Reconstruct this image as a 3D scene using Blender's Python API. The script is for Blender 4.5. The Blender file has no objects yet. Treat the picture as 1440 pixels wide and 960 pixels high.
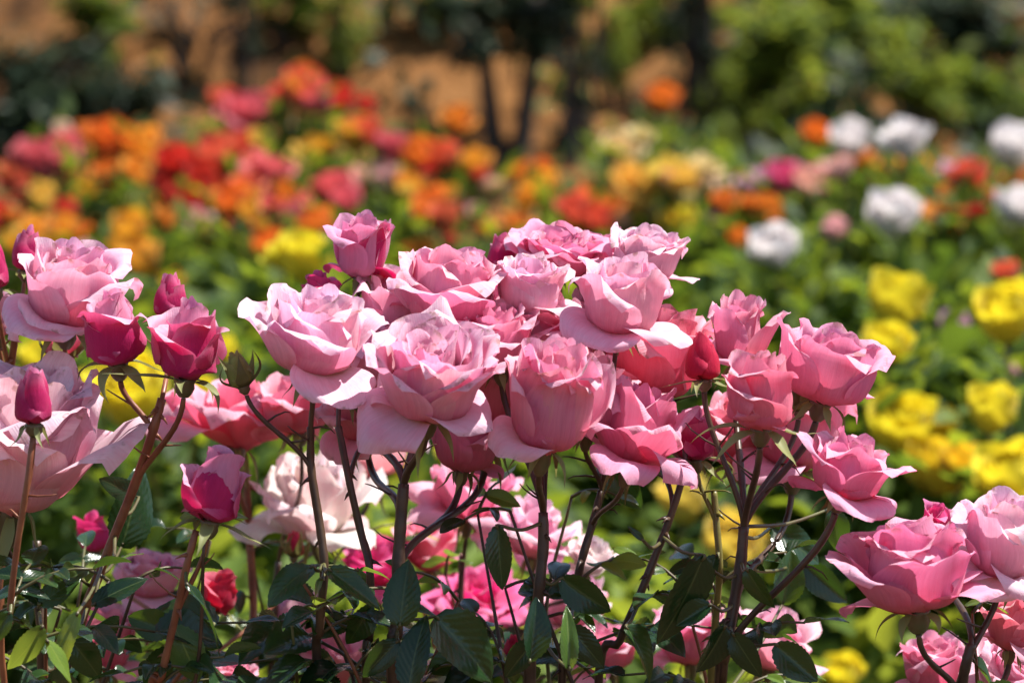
import bpy, math, random
import numpy as np
from mathutils import Vector, Matrix

# ------------------------------------------------------------------ camera, sky, sun, exposure
SC = bpy.context.scene
R = math.radians
CAM_H, PITCH, FPX = 1.50, R(3.97), 5400.0      # FPX: focal length in photo pixels (photo is 1440 wide)
cam = bpy.data.cameras.new('camera'); cam_o = bpy.data.objects.new('camera', cam)
SC.collection.objects.link(cam_o); SC.camera = cam_o
cam_o.location = (0, 0, CAM_H); cam_o.rotation_euler = (R(90) - PITCH, 0, 0)
cam.lens = 135; cam.sensor_width = 36; cam.clip_start = 0.05; cam.clip_end = 2000
cam.dof.use_dof = True; cam.dof.focus_distance = 2.47; cam.dof.aperture_fstop = 7.8

SUN_EL, SUN_AZ = R(63), R(84)                   # azimuth measured clockwise from +Y (away from the camera)
world = bpy.data.worlds.new('World'); SC.world = world; world.use_nodes = True
wn = world.node_tree
sky = wn.nodes.new('ShaderNodeTexSky'); sky.sky_type = 'NISHITA'; sky.sun_disc = False
sky.sun_elevation = SUN_EL; sky.sun_rotation = SUN_AZ
wn.links.new(sky.outputs['Color'], wn.nodes['Background'].inputs['Color'])
wn.nodes['Background'].inputs['Strength'].default_value = 0.085
sun = bpy.data.lights.new('sun', 'SUN'); sun.energy = 5.0; sun.angle = R(0.55); sun.color = (1.0, 0.958, 0.89)
sun_o = bpy.data.objects.new('sun', sun); SC.collection.objects.link(sun_o)
sdir = Vector((math.sin(SUN_AZ) * math.cos(SUN_EL), math.cos(SUN_AZ) * math.cos(SUN_EL), math.sin(SUN_EL)))
sun_o.rotation_euler = sdir.to_track_quat('Z', 'Y').to_euler(); sun_o.location = sdir * 20
vs = SC.view_settings; vs.view_transform = 'Standard'; vs.look = 'None'; vs.exposure = 1.0; vs.gamma = 1.0
vs.use_curve_mapping = False
SC.cycles.use_denoising = True
SC.cycles.max_bounces = 8; SC.cycles.transmission_bounces = 6; SC.cycles.diffuse_bounces = 5
SC.cycles.sample_clamp_indirect = 6.0

# ------------------------------------------------------------------ helpers
COL = SC.collection
RIGHT = Vector((1, 0, 0)); FWD = Vector((0, math.cos(PITCH), -math.sin(PITCH))); UP = Vector((0, math.sin(PITCH), math.cos(PITCH)))
CAMP = Vector((0, 0, CAM_H))
def P(px, py, d):
    return CAMP + (FWD + RIGHT * ((px - 720) / FPX) - UP * ((py - 480) / FPX)) * d
def smooth(a, b, x):
    t = np.clip((x - a) / (b - a), 0, 1); return t * t * (3 - 2 * t)
def mesh_from(name, verts, faces, mats, uvs=None, attrs=None, midx=None, shade=True):
    me = bpy.data.meshes.new(name); me.from_pydata([tuple(v) for v in verts], [], faces)
    for m in mats: me.materials.append(m)
    if midx is not None: me.polygons.foreach_set('material_index', np.asarray(midx, dtype=np.int32))
    if shade: me.polygons.foreach_set('use_smooth', np.ones(len(me.polygons), dtype=bool))
    if uvs is not None:
        lay = me.uv_layers.new(name='UVMap'); vi = np.empty(len(me.loops), dtype=np.int32); me.loops.foreach_get('vertex_index', vi)
        lay.data.foreach_set('uv', np.asarray(uvs, dtype=np.float32)[vi].ravel())
    if attrs:
        for k, a in attrs.items():
            at = me.attributes.new(k, 'FLOAT_COLOR', 'POINT')
            c = np.ones((len(verts), 4), dtype=np.float32); c[:, :3] = a; at.data.foreach_set('color', c.ravel())
    me.update(); return me
def link(name, data, parent=None, mw=None):
    o = bpy.data.objects.new(name, data); COL.objects.link(o)
    if parent is not None:
        o.parent = parent
    if mw is not None: o.matrix_local = mw
    return o
def tag(o, label=None, cat=None, group=None, kind=None):
    if label: o['label'] = label
    if cat: o['category'] = cat
    if group: o['group'] = group
    if kind: o['kind'] = kind
    return o

class MB:
    def __init__(s): s.v = []; s.f = []; s.m = []; s.uv = []
    def add(s, v, f, m=0, uv=None):
        o = len(s.v); s.v += [tuple(x) for x in v]; s.f += [tuple(i + o for i in q) for q in f]; s.m += [m] * len(f)
        s.uv += [tuple(x) for x in uv] if uv is not None else [(0, 0)] * len(v)
    def mesh(s, name, mats): return mesh_from(name, s.v, s.f, mats, uvs=s.uv, midx=s.m)

def catmull(pts, n):
    p = [Vector(q) for q in pts]
    if len(p) < 2: return p
    p = [p[0] * 2 - p[1]] + p + [p[-1] * 2 - p[-2]]; out = []
    for i in range(1, len(p) - 2):
        for k in range(n):
            t = k / n; a, b, c, d = p[i - 1], p[i], p[i + 1], p[i + 2]
            out.append(0.5 * ((2 * b) + (c - a) * t + (2 * a - 5 * b + 4 * c - d) * t * t + (3 * b - a - 3 * c + d) * t ** 3))
    out.append(p[-2]); return out
def tube(mb, pts, r0, r1, sides=7, m=0, knots=None, rng=None, cap=True):
    n = len(pts); ring = []; vs_ = []; uv = []; fs = []
    ref = Vector((0.3, 0.9, 0.2)); ln = 0
    for i, p in enumerate(pts):
        t = (pts[min(i + 1, n - 1)] - pts[max(i - 1, 0)]).normalized()
        a = t.cross(ref).normalized(); b = t.cross(a)
        f = i / max(1, n - 1); r = r0 + (r1 - r0) * f
        if rng: r *= 1 + rng.uniform(-0.07, 0.09)
        if i: ln += (p - pts[i - 1]).length
        for k in range(sides):
            an = 2 * math.pi * k / sides
            vs_.append(p + (a * math.cos(an) + b * math.sin(an)) * r); uv.append((k / sides, ln * 10))
    for i in range(n - 1):
        for k in range(sides):
            k2 = (k + 1) % sides
            fs.append((i * sides + k, i * sides + k2, (i + 1) * sides + k2, (i + 1) * sides + k))
    if cap:
        fs.append(tuple(range(sides - 1, -1, -1))); fs.append(tuple((n - 1) * sides + k for k in range(sides)))
    mb.add(vs_, fs, m, uv)

# ------------------------------------------------------------------ materials
def new_mat(name):
    m = bpy.data.materials.new(name); m.use_nodes = True; nt = m.node_tree; nt.nodes.clear()
    out = nt.nodes.new('ShaderNodeOutputMaterial'); return m, nt, out
def N(nt, t, **kw):
    n = nt.nodes.new(t)
    for k, v in kw.items(): setattr(n, k, v)
    return n
def mixrgb(nt, fac, a, b, mode='MIX'):
    n = N(nt, 'ShaderNodeMix', data_type='RGBA', blend_type=mode)
    for sock, val in (('Factor', fac), ('A', a), ('B', b)):
        s = [i for i in n.inputs if i.name == sock and (i.type == 'RGBA' or sock == 'Factor')][0]
        if hasattr(val, 'is_output'): nt.links.new(val, s)
        else: s.default_value = val
    return [o for o in n.outputs if o.type == 'RGBA'][0]
def ramp(nt, fac, stops):
    n = N(nt, 'ShaderNodeValToRGB'); e = n.color_ramp.elements
    while len(e) < len(stops): e.new(0.5)
    for i, (p, c) in enumerate(stops): e[i].position = p; e[i].color = c if len(c) == 4 else (*c, 1)
    nt.links.new(fac, n.inputs[0]); return n.outputs['Color']

def petal_material(name, object_colour=False):
    m, nt, out = new_mat(name)
    geo = N(nt, 'ShaderNodeNewGeometry')
    uv = N(nt, 'ShaderNodeTexCoord')
    mp = N(nt, 'ShaderNodeMapping'); mp.inputs['Scale'].default_value = (11, 1.3, 1)
    nt.links.new(uv.outputs['UV'], mp.inputs['Vector'])
    nz = N(nt, 'ShaderNodeTexNoise'); nz.inputs['Scale'].default_value = 1.0; nz.inputs['Detail'].default_value = 3
    nt.links.new(mp.outputs[0], nz.inputs['Vector'])
    if object_colour:
        oi = N(nt, 'ShaderNodeObjectInfo'); col = oi.outputs['Color']
        a2 = N(nt, 'ShaderNodeAttribute', attribute_name='col_in')
        col = mixrgb(nt, 1.0, col, a2.outputs['Color'], 'MULTIPLY')
    else:
        a1 = N(nt, 'ShaderNodeAttribute', attribute_name='col_in'); a2 = N(nt, 'ShaderNodeAttribute', attribute_name='col_out')
        col = mixrgb(nt, geo.outputs['Backfacing'], a1.outputs['Color'], a2.outputs['Color'])
    st = ramp(nt, nz.outputs[0], [(0.3, (0.86, 0.80, 0.84)), (0.62, (1, 1, 1))])
    col = mixrgb(nt, 0.55, col, st, 'MULTIPLY')
    n2 = N(nt, 'ShaderNodeTexNoise'); n2.inputs['Scale'].default_value = 55 if not object_colour else 4; n2.inputs['Detail'].default_value = 5; n2.inputs['Roughness'].default_value = .6
    nt.links.new(uv.outputs['Object'], n2.inputs['Vector'])
    col = mixrgb(nt, 0.75, col, ramp(nt, n2.outputs[0], [(0.28, (1.0, .74, .80) if not object_colour else (.92, .9, .9)), (0.5, (1, 1, 1)), (0.72, (1.02, 1.12, 1.10) if not object_colour else (1.04, 1.04, 1.04))]), 'MULTIPLY')
    mp2 = N(nt, 'ShaderNodeMapping'); mp2.inputs['Scale'].default_value = (55, 3.5, 1); nt.links.new(uv.outputs['UV'], mp2.inputs['Vector'])
    n3 = N(nt, 'ShaderNodeTexNoise'); n3.inputs['Scale'].default_value = 1.0; n3.inputs['Detail'].default_value = 2; nt.links.new(mp2.outputs[0], n3.inputs['Vector'])
    col = mixrgb(nt, 0.5, col, ramp(nt, n3.outputs[0], [(0.32, (.93, .78, .84)), (0.6, (1, 1, 1))]), 'MULTIPLY')
    if not object_colour:
        n4 = N(nt, 'ShaderNodeTexNoise'); n4.inputs['Scale'].default_value = 140; n4.inputs['Detail'].default_value = 3; nt.links.new(uv.outputs['Object'], n4.inputs['Vector'])
        sx = N(nt, 'ShaderNodeSeparateXYZ'); nt.links.new(uv.outputs['UV'], sx.inputs[0])
        ed = N(nt, 'ShaderNodeMapRange'); ed.inputs[1].default_value = .90; ed.inputs[2].default_value = 1.0; nt.links.new(sx.outputs[1], ed.inputs[0])
        ws = N(nt, 'ShaderNodeMapRange'); ws.inputs[1].default_value = .56; ws.inputs[2].default_value = .66; nt.links.new(n4.outputs[0], ws.inputs[0])
        ml = N(nt, 'ShaderNodeMath', operation='MULTIPLY'); nt.links.new(ed.outputs[0], ml.inputs[0]); nt.links.new(ws.outputs[0], ml.inputs[1])
        m5 = N(nt, 'ShaderNodeMath', operation='MULTIPLY'); nt.links.new(ml.outputs[0], m5.inputs[0]); m5.inputs[1].default_value = .7
        col = mixrgb(nt, m5.outputs[0], col, (.34, .16, .09, 1))
    b = N(nt, 'ShaderNodeBsdfPrincipled'); b.inputs['Roughness'].default_value = 0.55
    b.inputs['Specular IOR Level'].default_value = 0.16
    b.inputs['Sheen Weight'].default_value = 0.12; b.inputs['Sheen Roughness'].default_value = 0.4
    nt.links.new(col, b.inputs['Base Color'])
    g = N(nt, 'ShaderNodeGamma'); g.inputs[1].default_value = 1.5 if not object_colour else 1.2; nt.links.new(col, g.inputs[0])
    tr = N(nt, 'ShaderNodeBsdfTranslucent'); nt.links.new(g.outputs[0], tr.inputs['Color'])
    bp = N(nt, 'ShaderNodeBump'); bp.inputs['Strength'].default_value = 0.45; bp.inputs['Distance'].default_value = 0.0012
    hh_ = N(nt, 'ShaderNodeMath', operation='MULTIPLY_ADD'); nt.links.new(n2.outputs[0], hh_.inputs[0]); hh_.inputs[1].default_value = 2.2; nt.links.new(n3.outputs[0], hh_.inputs[2])
    nt.links.new(hh_.outputs[0], bp.inputs['Height']); nt.links.new(bp.outputs[0], b.inputs['Normal'])
    mx = N(nt, 'ShaderNodeMixShader'); mx.inputs[0].default_value = 0.42
    nt.links.new(b.outputs[0], mx.inputs[1]); nt.links.new(tr.outputs[0], mx.inputs[2]); nt.links.new(mx.outputs[0], out.inputs[0])
    return m
M_PETAL = petal_material('rose_petal'); M_PETAL_FAR = petal_material('garden_rose_petal', True)

def leaf_material(name, top, under, trans, rough=0.36, tw=0.3, use_uv=True, var=0.7):
    m, nt, out = new_mat(name)
    geo = N(nt, 'ShaderNodeNewGeometry'); oi = N(nt, 'ShaderNodeObjectInfo'); tc = N(nt, 'ShaderNodeTexCoord')
    nz = N(nt, 'ShaderNodeTexNoise'); nz.inputs['Scale'].default_value = 9 if not use_uv else 40
    nt.links.new(tc.outputs['Object'], nz.inputs['Vector'])
    c = mixrgb(nt, geo.outputs['Backfacing'], (*top, 1), (*under, 1))
    rnd = geo.outputs['Random Per Island'] if not use_uv else oi.outputs['Random']
    v1 = ramp(nt, rnd, [(0, (1 - var * .7, 1 - var * .6, 1 - var * .5)), (0.5, (1, 1, 1)), (1, (1 + var * 1.2, 1 + var * .75, 1 + var * .1))])
    c = mixrgb(nt, 1.0, c, v1, 'MULTIPLY')
    v2 = ramp(nt, nz.outputs[0], [(0.35, (0.75, 0.78, 0.8)), (0.65, (1.1, 1.1, 1.0))]); c = mixrgb(nt, 0.8, c, v2, 'MULTIPLY')
    b = N(nt, 'ShaderNodeBsdfPrincipled'); b.inputs['Roughness'].default_value = rough; b.inputs['Specular IOR Level'].default_value = 0.45 if use_uv else 0.2
    if use_uv:
        sx = N(nt, 'ShaderNodeSeparateXYZ'); nt.links.new(tc.outputs['UV'], sx.inputs[0])
        ab = N(nt, 'ShaderNodeMath', operation='ABSOLUTE'); nt.links.new(sx.outputs[0], ab.inputs[0])
        ml = ramp(nt, ab.outputs[0], [(0.0, (1, 1, 1)), (0.07, (0, 0, 0))])
        c = mixrgb(nt, ml, c, (top[0] * 2.6 + .03, top[1] * 1.7 + .03, top[2] * 1.6 + .01, 1))
        ad = N(nt, 'ShaderNodeMath', operation='MULTIPLY_ADD'); nt.links.new(ab.outputs[0], ad.inputs[0]); ad.inputs[1].default_value = -0.32
        nt.links.new(sx.outputs[1], ad.inputs[2])
        wv = N(nt, 'ShaderNodeMath', operation='MULTIPLY'); nt.links.new(ad.outputs[0], wv.inputs[0]); wv.inputs[1].default_value = 56.0
        sn = N(nt, 'ShaderNodeMath', operation='SINE'); nt.links.new(wv.outputs[0], sn.inputs[0])
        bp = N(nt, 'ShaderNodeBump'); bp.inputs['Strength'].default_value = 0.10; bp.inputs['Distance'].default_value = 0.001
        cr = N(nt, 'ShaderNodeTexNoise'); cr.inputs['Scale'].default_value = 7; cr.inputs['Detail'].default_value = 3; nt.links.new(tc.outputs['UV'], cr.inputs['Vector'])
        hs = N(nt, 'ShaderNodeMath', operation='MULTIPLY_ADD'); nt.links.new(cr.outputs[0], hs.inputs[0]); hs.inputs[1].default_value = 5.0; nt.links.new(sn.outputs[0], hs.inputs[2])
        nt.links.new(hs.outputs[0], bp.inputs['Height']); nt.links.new(bp.outputs[0], b.inputs['Normal'])
    nt.links.new(c, b.inputs['Base Color'])
    tr = N(nt, 'ShaderNodeBsdfTranslucent'); tcol = mixrgb(nt, 1.0, v1, (*trans, 1), 'MULTIPLY'); nt.links.new(tcol, tr.inputs['Color'])
    mx = N(nt, 'ShaderNodeMixShader'); mx.inputs[0].default_value = tw
    nt.links.new(b.outputs[0], mx.inputs[1]); nt.links.new(tr.outputs[0], mx.inputs[2]); nt.links.new(mx.outputs[0], out.inputs[0])
    return m
M_LEAF = leaf_material('rose_leaf', (0.013, 0.038, 0.015), (0.045, 0.08, 0.035), (0.15, 0.28, 0.025), 0.24, 0.16)
M_LEAF_YOUNG = leaf_material('young_rose_leaf', (0.06, 0.125, 0.025), (0.11, 0.16, 0.06), (0.32, 0.44, 0.05), 0.32, 0.3)
M_SEPAL = leaf_material('sepal_green', (0.22, 0.24, 0.11), (0.10, 0.09, 0.04), (0.32, 0.32, 0.10), 0.5, 0.3, False, .3)
M_BUSH = leaf_material('bush_foliage', (0.047, 0.086, 0.016), (0.08, 0.12, 0.035), (0.27, 0.38, 0.03), 0.6, 0.32, False, 0.75)
M_BUSH_D = leaf_material('dark_shrub_foliage', (0.018, 0.036, 0.018), (0.03, 0.045, 0.025), (0.04, 0.06, 0.02), 0.55, 0.15, False, 0.5)
M_BUSH_Y = leaf_material('lime_shrub_foliage', (0.11, 0.16, 0.02), (0.14, 0.17, 0.05), (0.34, 0.42, 0.05), 0.45, 0.35, False, 0.5)

def bark_material(name, c1, c2, rough=0.55, scale=60, bump=0.4):
    m, nt, out = new_mat(name); tc = N(nt, 'ShaderNodeTexCoord')
    nz = N(nt, 'ShaderNodeTexNoise'); nz.inputs['Scale'].default_value = scale; nz.inputs['Detail'].default_value = 5
    nt.links.new(tc.outputs['Object'], nz.inputs['Vector'])
    c = ramp(nt, nz.outputs[0], [(0.35, c1), (0.65, c2)])
    b = N(nt, 'ShaderNodeBsdfPrincipled'); b.inputs['Roughness'].default_value = rough
    nt.links.new(c, b.inputs['Base Color'])
    bp = N(nt, 'ShaderNodeBump'); bp.inputs['Strength'].default_value = bump; bp.inputs['Distance'].default_value = 0.002
    nt.links.new(nz.outputs[0], bp.inputs['Height']); nt.links.new(bp.outputs[0], b.inputs['Normal'])
    nt.links.new(b.outputs[0], out.inputs[0]); return m
M_CANE = bark_material('dark_cane', (0.040, 0.020, 0.014), (0.085, 0.048, 0.026), 0.42)
M_CANE_RED = bark_material('red_brown_cane', (0.16, 0.045, 0.022), (0.27, 0.10, 0.045), 0.42)
M_CANE_GREEN = bark_material('olive_cane', (0.13, 0.12, 0.025), (0.22, 0.19, 0.05), 0.42)
M_PETIOLE = bark_material('leaf_stalk', (0.07, 0.05, 0.02), (0.10, 0.10, 0.03), 0.45)
M_HIP = bark_material('rose_hip_green', (0.07, 0.085, 0.035), (0.13, 0.09, 0.045), 0.45)
M_BARK = bark_material('shrub_bark', (0.02, 0.015, 0.012), (0.05, 0.035, 0.025), 0.8, 20)

def soil_material(name, cols, scale):
    m, nt, out = new_mat(name); tc = N(nt, 'ShaderNodeTexCoord')
    nz = N(nt, 'ShaderNodeTexNoise'); nz.inputs['Scale'].default_value = scale; nz.inputs['Detail'].default_value = 8; nz.inputs['Roughness'].default_value = 0.62
    nt.links.new(tc.outputs['Object'], nz.inputs['Vector'])
    c = ramp(nt, nz.outputs[0], [(0.32, cols[0]), (0.5, cols[1]), (0.68, cols[2])])
    n2 = N(nt, 'ShaderNodeTexNoise'); n2.inputs['Scale'].default_value = scale * 9; n2.inputs['Detail'].default_value = 6
    nt.links.new(tc.outputs['Object'], n2.inputs['Vector'])
    c = mixrgb(nt, 0.6, c, ramp(nt, n2.outputs[0], [(0.3, (0.6, 0.58, 0.55)), (0.7, (1.2, 1.2, 1.2))]), 'MULTIPLY')
    b = N(nt, 'ShaderNodeBsdfPrincipled'); b.inputs['Roughness'].default_value = 0.95; b.inputs['Specular IOR Level'].default_value = 0.1
    nt.links.new(c, b.inputs['Base Color'])
    bp = N(nt, 'ShaderNodeBump'); bp.inputs['Strength'].default_value = 0.8; bp.inputs['Distance'].default_value = 0.04
    nt.links.new(n2.outputs[0], bp.inputs['Height']); nt.links.new(bp.outputs[0], b.inputs['Normal'])
    nt.links.new(b.outputs[0], out.inputs[0]); return m
M_SOIL = soil_material('bed_soil', ((0.06, 0.035, 0.02), (0.11, 0.062, 0.033), (0.17, 0.10, 0.055)), 1.6)
M_BANK = soil_material('bank_soil', ((0.05, 0.024, 0.010), (0.19, 0.084, 0.027), (0.27, 0.13, 0.045)), 2.2)

# ------------------------------------------------------------------ setting: ground sheet and earth bank
def hnoise(x, y, s=0):
    return (math.sin(x * 1.7 + s) * math.cos(y * 1.3 + s * 2) + 0.5 * math.sin(x * 4.1 + 1.3 * y + s) + 0.3 * math.cos(y * 6.3 - 2.2 * x + s)
            + 0.18 * math.sin(x * 13 + s) * math.cos(y * 11 + x * 3))
g = mesh_from('ground', [(-600, -600, 0), (600, -600, 0), (600, 600, 0), (-600, 600, 0)], [(0, 1, 2, 3)], [M_SOIL])
tag(link('ground', g), kind='structure')
BANK0, BSL = 7.9, 0.52
def bank_z(x, y):
    base = max(0.0, (y - BANK0)) * BSL
    if y > 13: base = (13 - BANK0) * BSL + (y - 13) * 0.06
    return base + (0.07 * hnoise(x * 1.5, y * 1.5) + 0.035 * hnoise(x * 5.3, y * 4.1, 2.0)) * min(1, max(0, (y - BANK0) * 2)) + 0.004
xs = np.linspace(-9, 9, 241); ys = np.concatenate([np.linspace(BANK0 - .05, 14, 130), np.linspace(15, 40, 12)])
bv = [(x, y, bank_z(x, y) if y < 39.9 else -0.05) for y in ys for x in xs]; nx = len(xs)
bf = [(j * nx + i, j * nx + i + 1, (j + 1) * nx + i + 1, (j + 1) * nx + i) for j in range(len(ys) - 1) for i in range(nx - 1)]
tag(link('earth_bank', mesh_from('earth_bank', bv, bf, [M_BANK])), kind='structure')

# ------------------------------------------------------------------ rose petals and blooms
def petal(rng, L, W, rb, th1, th2, roll, wrap, spiral, flare, rip, nu, nv, tight=False):
    u = np.linspace(-1, 1, nu); v = np.linspace(0, 1, nv); V, U = np.meshgrid(v, u, indexing='ij')
    ph = [rng.uniform(0, 6.28) for _ in range(8)]; aU = np.abs(U)
    pt = rng.uniform(0.0, 0.05)
    Lc = L * (1 - 0.30 * aU ** 2.2 + pt * np.exp(-(U / 0.32) ** 2) + 0.022 * np.sin(3.5 * U + ph[0]) + 0.010 * np.sin(8 * U + ph[1]))
    th0 = math.asin(min(0.97, rb / (0.30 * L)))
    ru = roll * (0.70 + 0.35 * aU ** 1.6 + 0.32 * np.sin(2.2 * U + ph[2]) + 0.10 * np.sin(6.5 * U + ph[6]))
    e0, e1, rs = (.16, .38, .84) if tight else (.17, .45, .84 if rng.random() < .68 else .72)
    th = th0 + (th1 - th0) * smooth(e0, e1, V) + (th2 - th1) * smooth(e1, 0.9, V) + ru * smooth(rs, 1.0, V) ** 1.2
    dv = 1.0 / (nv - 1); tm = 0.5 * (th[1:] + th[:-1])
    r = np.zeros_like(V); z = np.zeros_like(V)
    r[1:] = np.cumsum(Lc[1:] * dv * np.sin(tm), axis=0); z[1:] = np.cumsum(Lc[1:] * dv * np.cos(tm), axis=0)
    r += 0.02
    f = 0.20 + 0.80 * np.sin(np.minimum(V / 0.70, 1) * math.pi / 2) ** 1.15
    f = f * (1 - 0.30 * np.clip((V - 0.68) / 0.32, 0, 1) ** 2)
    s = U * W * 0.5 * f
    rc = np.maximum(r[:, nu // 2], max(0.5 * rb, 0.03))[:, None] * wrap
    al = np.clip(s / rc, -2.7, 2.7)
    nr, nz = np.cos(th), -np.sin(th)
    inw = rc * (1 - np.cos(al)); tang = rc * np.sin(al)
    k = -inw + spiral * rb * U + flare * W * smooth(0.5, 1, aU) ** 1.5 * smooth(0.3, 0.85, V)
    k += rip * L * V ** 2.2 * (0.5 * np.sin(3.1 * U + ph[3]) + 0.40 * np.sin(6.3 * U + ph[4] + 2 * V) + 0.26 * np.sin(11 * U + ph[5]) * V ** 3)
    k += rip * 0.5 * L * np.sin(5 * V + ph[7]) * np.sin(2.2 * U + ph[1]) * V
    X = r + nr * k; Y = tang; Z = z + nz * k
    return np.stack([X, Y, Z], -1).reshape(-1, 3), np.stack([U, V], -1).reshape(-1, 2)

# rows: t, L, W, rb, th1, th2, roll, wrap, flare
SHAPES = {
 'open': (24, [(0, .52, .52, .05, 0, -12, 10, 1.0, 0), (.35, .70, .78, .16, 0, -9, 45, 1.0, .02), (.6, .82, .96, .28, 3, -4, 75, 1.05, .03),
               (.8, .86, 1.06, .37, 9, 4, 90, 1.10, .03), (1, .86, 1.1, .40, 26, 30, 90, 1.22, .03)]),
 'half': (16, [(0, .66, .55, .05, 2, -12, 10, 1.0, 0), (.4, .84, .85, .19, -1, -14, 40, 1.0, .02), (.65, .90, 1.02, .30, -2, -11, 70, 1.02, .03),
               (.82, .88, 1.08, .36, 5, -2, 90, 1.06, .03), (1, .85, 1.1, .39, 22, 28, 95, 1.22, .03)]),
 'cup':  (13, [(0, .66, .55, .05, 2, -12, 10, 1.0, 0), (.45, .84, .85, .19, 0, -14, 40, 1.0, .02), (.75, .90, 1.05, .31, 0, -9, 80, 1.02, .03),
               (1, .90, 1.1, .35, 10, 12, 100, 1.15, .05)]),
 'opening': (11, [(0, .78, .5, .07, 2, -11, 8, 1.0, 0), (.5, .88, .85, .20, -1, -15, 45, 1.0, .02), (.68, .86, .95, .25, -2, -12, 90, 1.02, .03),
               (.78, .76, 1.0, .32, 0, -9, 70, 1.06, .03), (1, .68, 1.05, .36, 4, -4, 70, 1.1, .03)]),
 'ball': (34, [(0, .42, .5, .06, 0, -20, 5, 1.0, 0), (.5, .58, .74, .24, 4, -20, 20, 1.05, .0), (1, .60, .85, .40, 34, 8, 28, 1.25, .0)]),
 'bud':  (7, [(0, .84, .5, .08, 4, -11, 0, 1.0, 0), (.6, .84, .7, .20, 1, -18, 6, 1.0, 0), (1, .78, .85, .255, -1, -22, 22, 1.0, .01)]),
 'droop': (19, [(0, .62, .55, .05, 2, -8, 15, 1.0, 0), (.4, .80, .80, .16, 4, -3, 45, 1.0, .03), (.65, .88, .98, .27, 10, 8, 90, 1.08, .05),
               (.82, .94, 1.05, .30, 34, 52, 95, 1.35, .06), (1, 1.0, 1.02, .29, 92, 132, 30, 2.0, .04)]),
 'flat': (20, [(0, .45, .5, .06, 6, 0, 20, 1.0, 0), (.3, .62, .7, .16, 14, 14, 60, 1.1, .03), (.6, .86, .95, .27, 45, 55, 80, 1.4, .05),
               (1, .98, 1.08, .29, 74, 92, 70, 2.0, .04)]),
}
SCHEMES = {  # face, back, base
 'pale':  ((.96, .66, .74), (.92, .52, .62), (.92, .66, .44)),
 'blush': ((.97, .74, .80), (.94, .60, .70), (.94, .72, .50)),
 'pink':  ((.94, .55, .65), (.89, .39, .51), (.90, .46, .32)),
 'mauve': ((.91, .47, .61), (.84, .31, .46), (.82, .22, .25)),
 'crimson': ((.90, .46, .62), (.62, .03, .16), (.80, .22, .28)),
 'cream': ((.95, .90, .84), (.94, .85, .77), (.94, .76, .44)),
 'coral': ((.93, .50, .57), (.87, .29, .37), (.90, .34, .24)),
 'hot':   ((.86, .18, .42), (.76, .08, .28), (.78, .2, .25)),
 'peach': ((.97, .78, .79), (.95, .67, .68), (.94, .52, .34)),
 'red':   ((.80, .12, .20), (.66, .03, .09), (.7, .1, .1)),
 'green': ((.5, .5, .2), (.36, .37, .10), (.3, .34, .1)),
}
def table(rows, t):
    for a, b in zip(rows, rows[1:]):
        if t <= b[0] + 1e-9:
            f = (t - a[0]) / (b[0] - a[0]); return [x + (y - x) * f for x, y in zip(a[1:], b[1:])]
    return list(rows[-1][1:])
def grid_faces(nv, nu):
    return [(i * nu + j, (i + 1) * nu + j, (i + 1) * nu + j + 1, i * nu + j + 1) for i in range(nv - 1) for j in range(nu - 1)]
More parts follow.
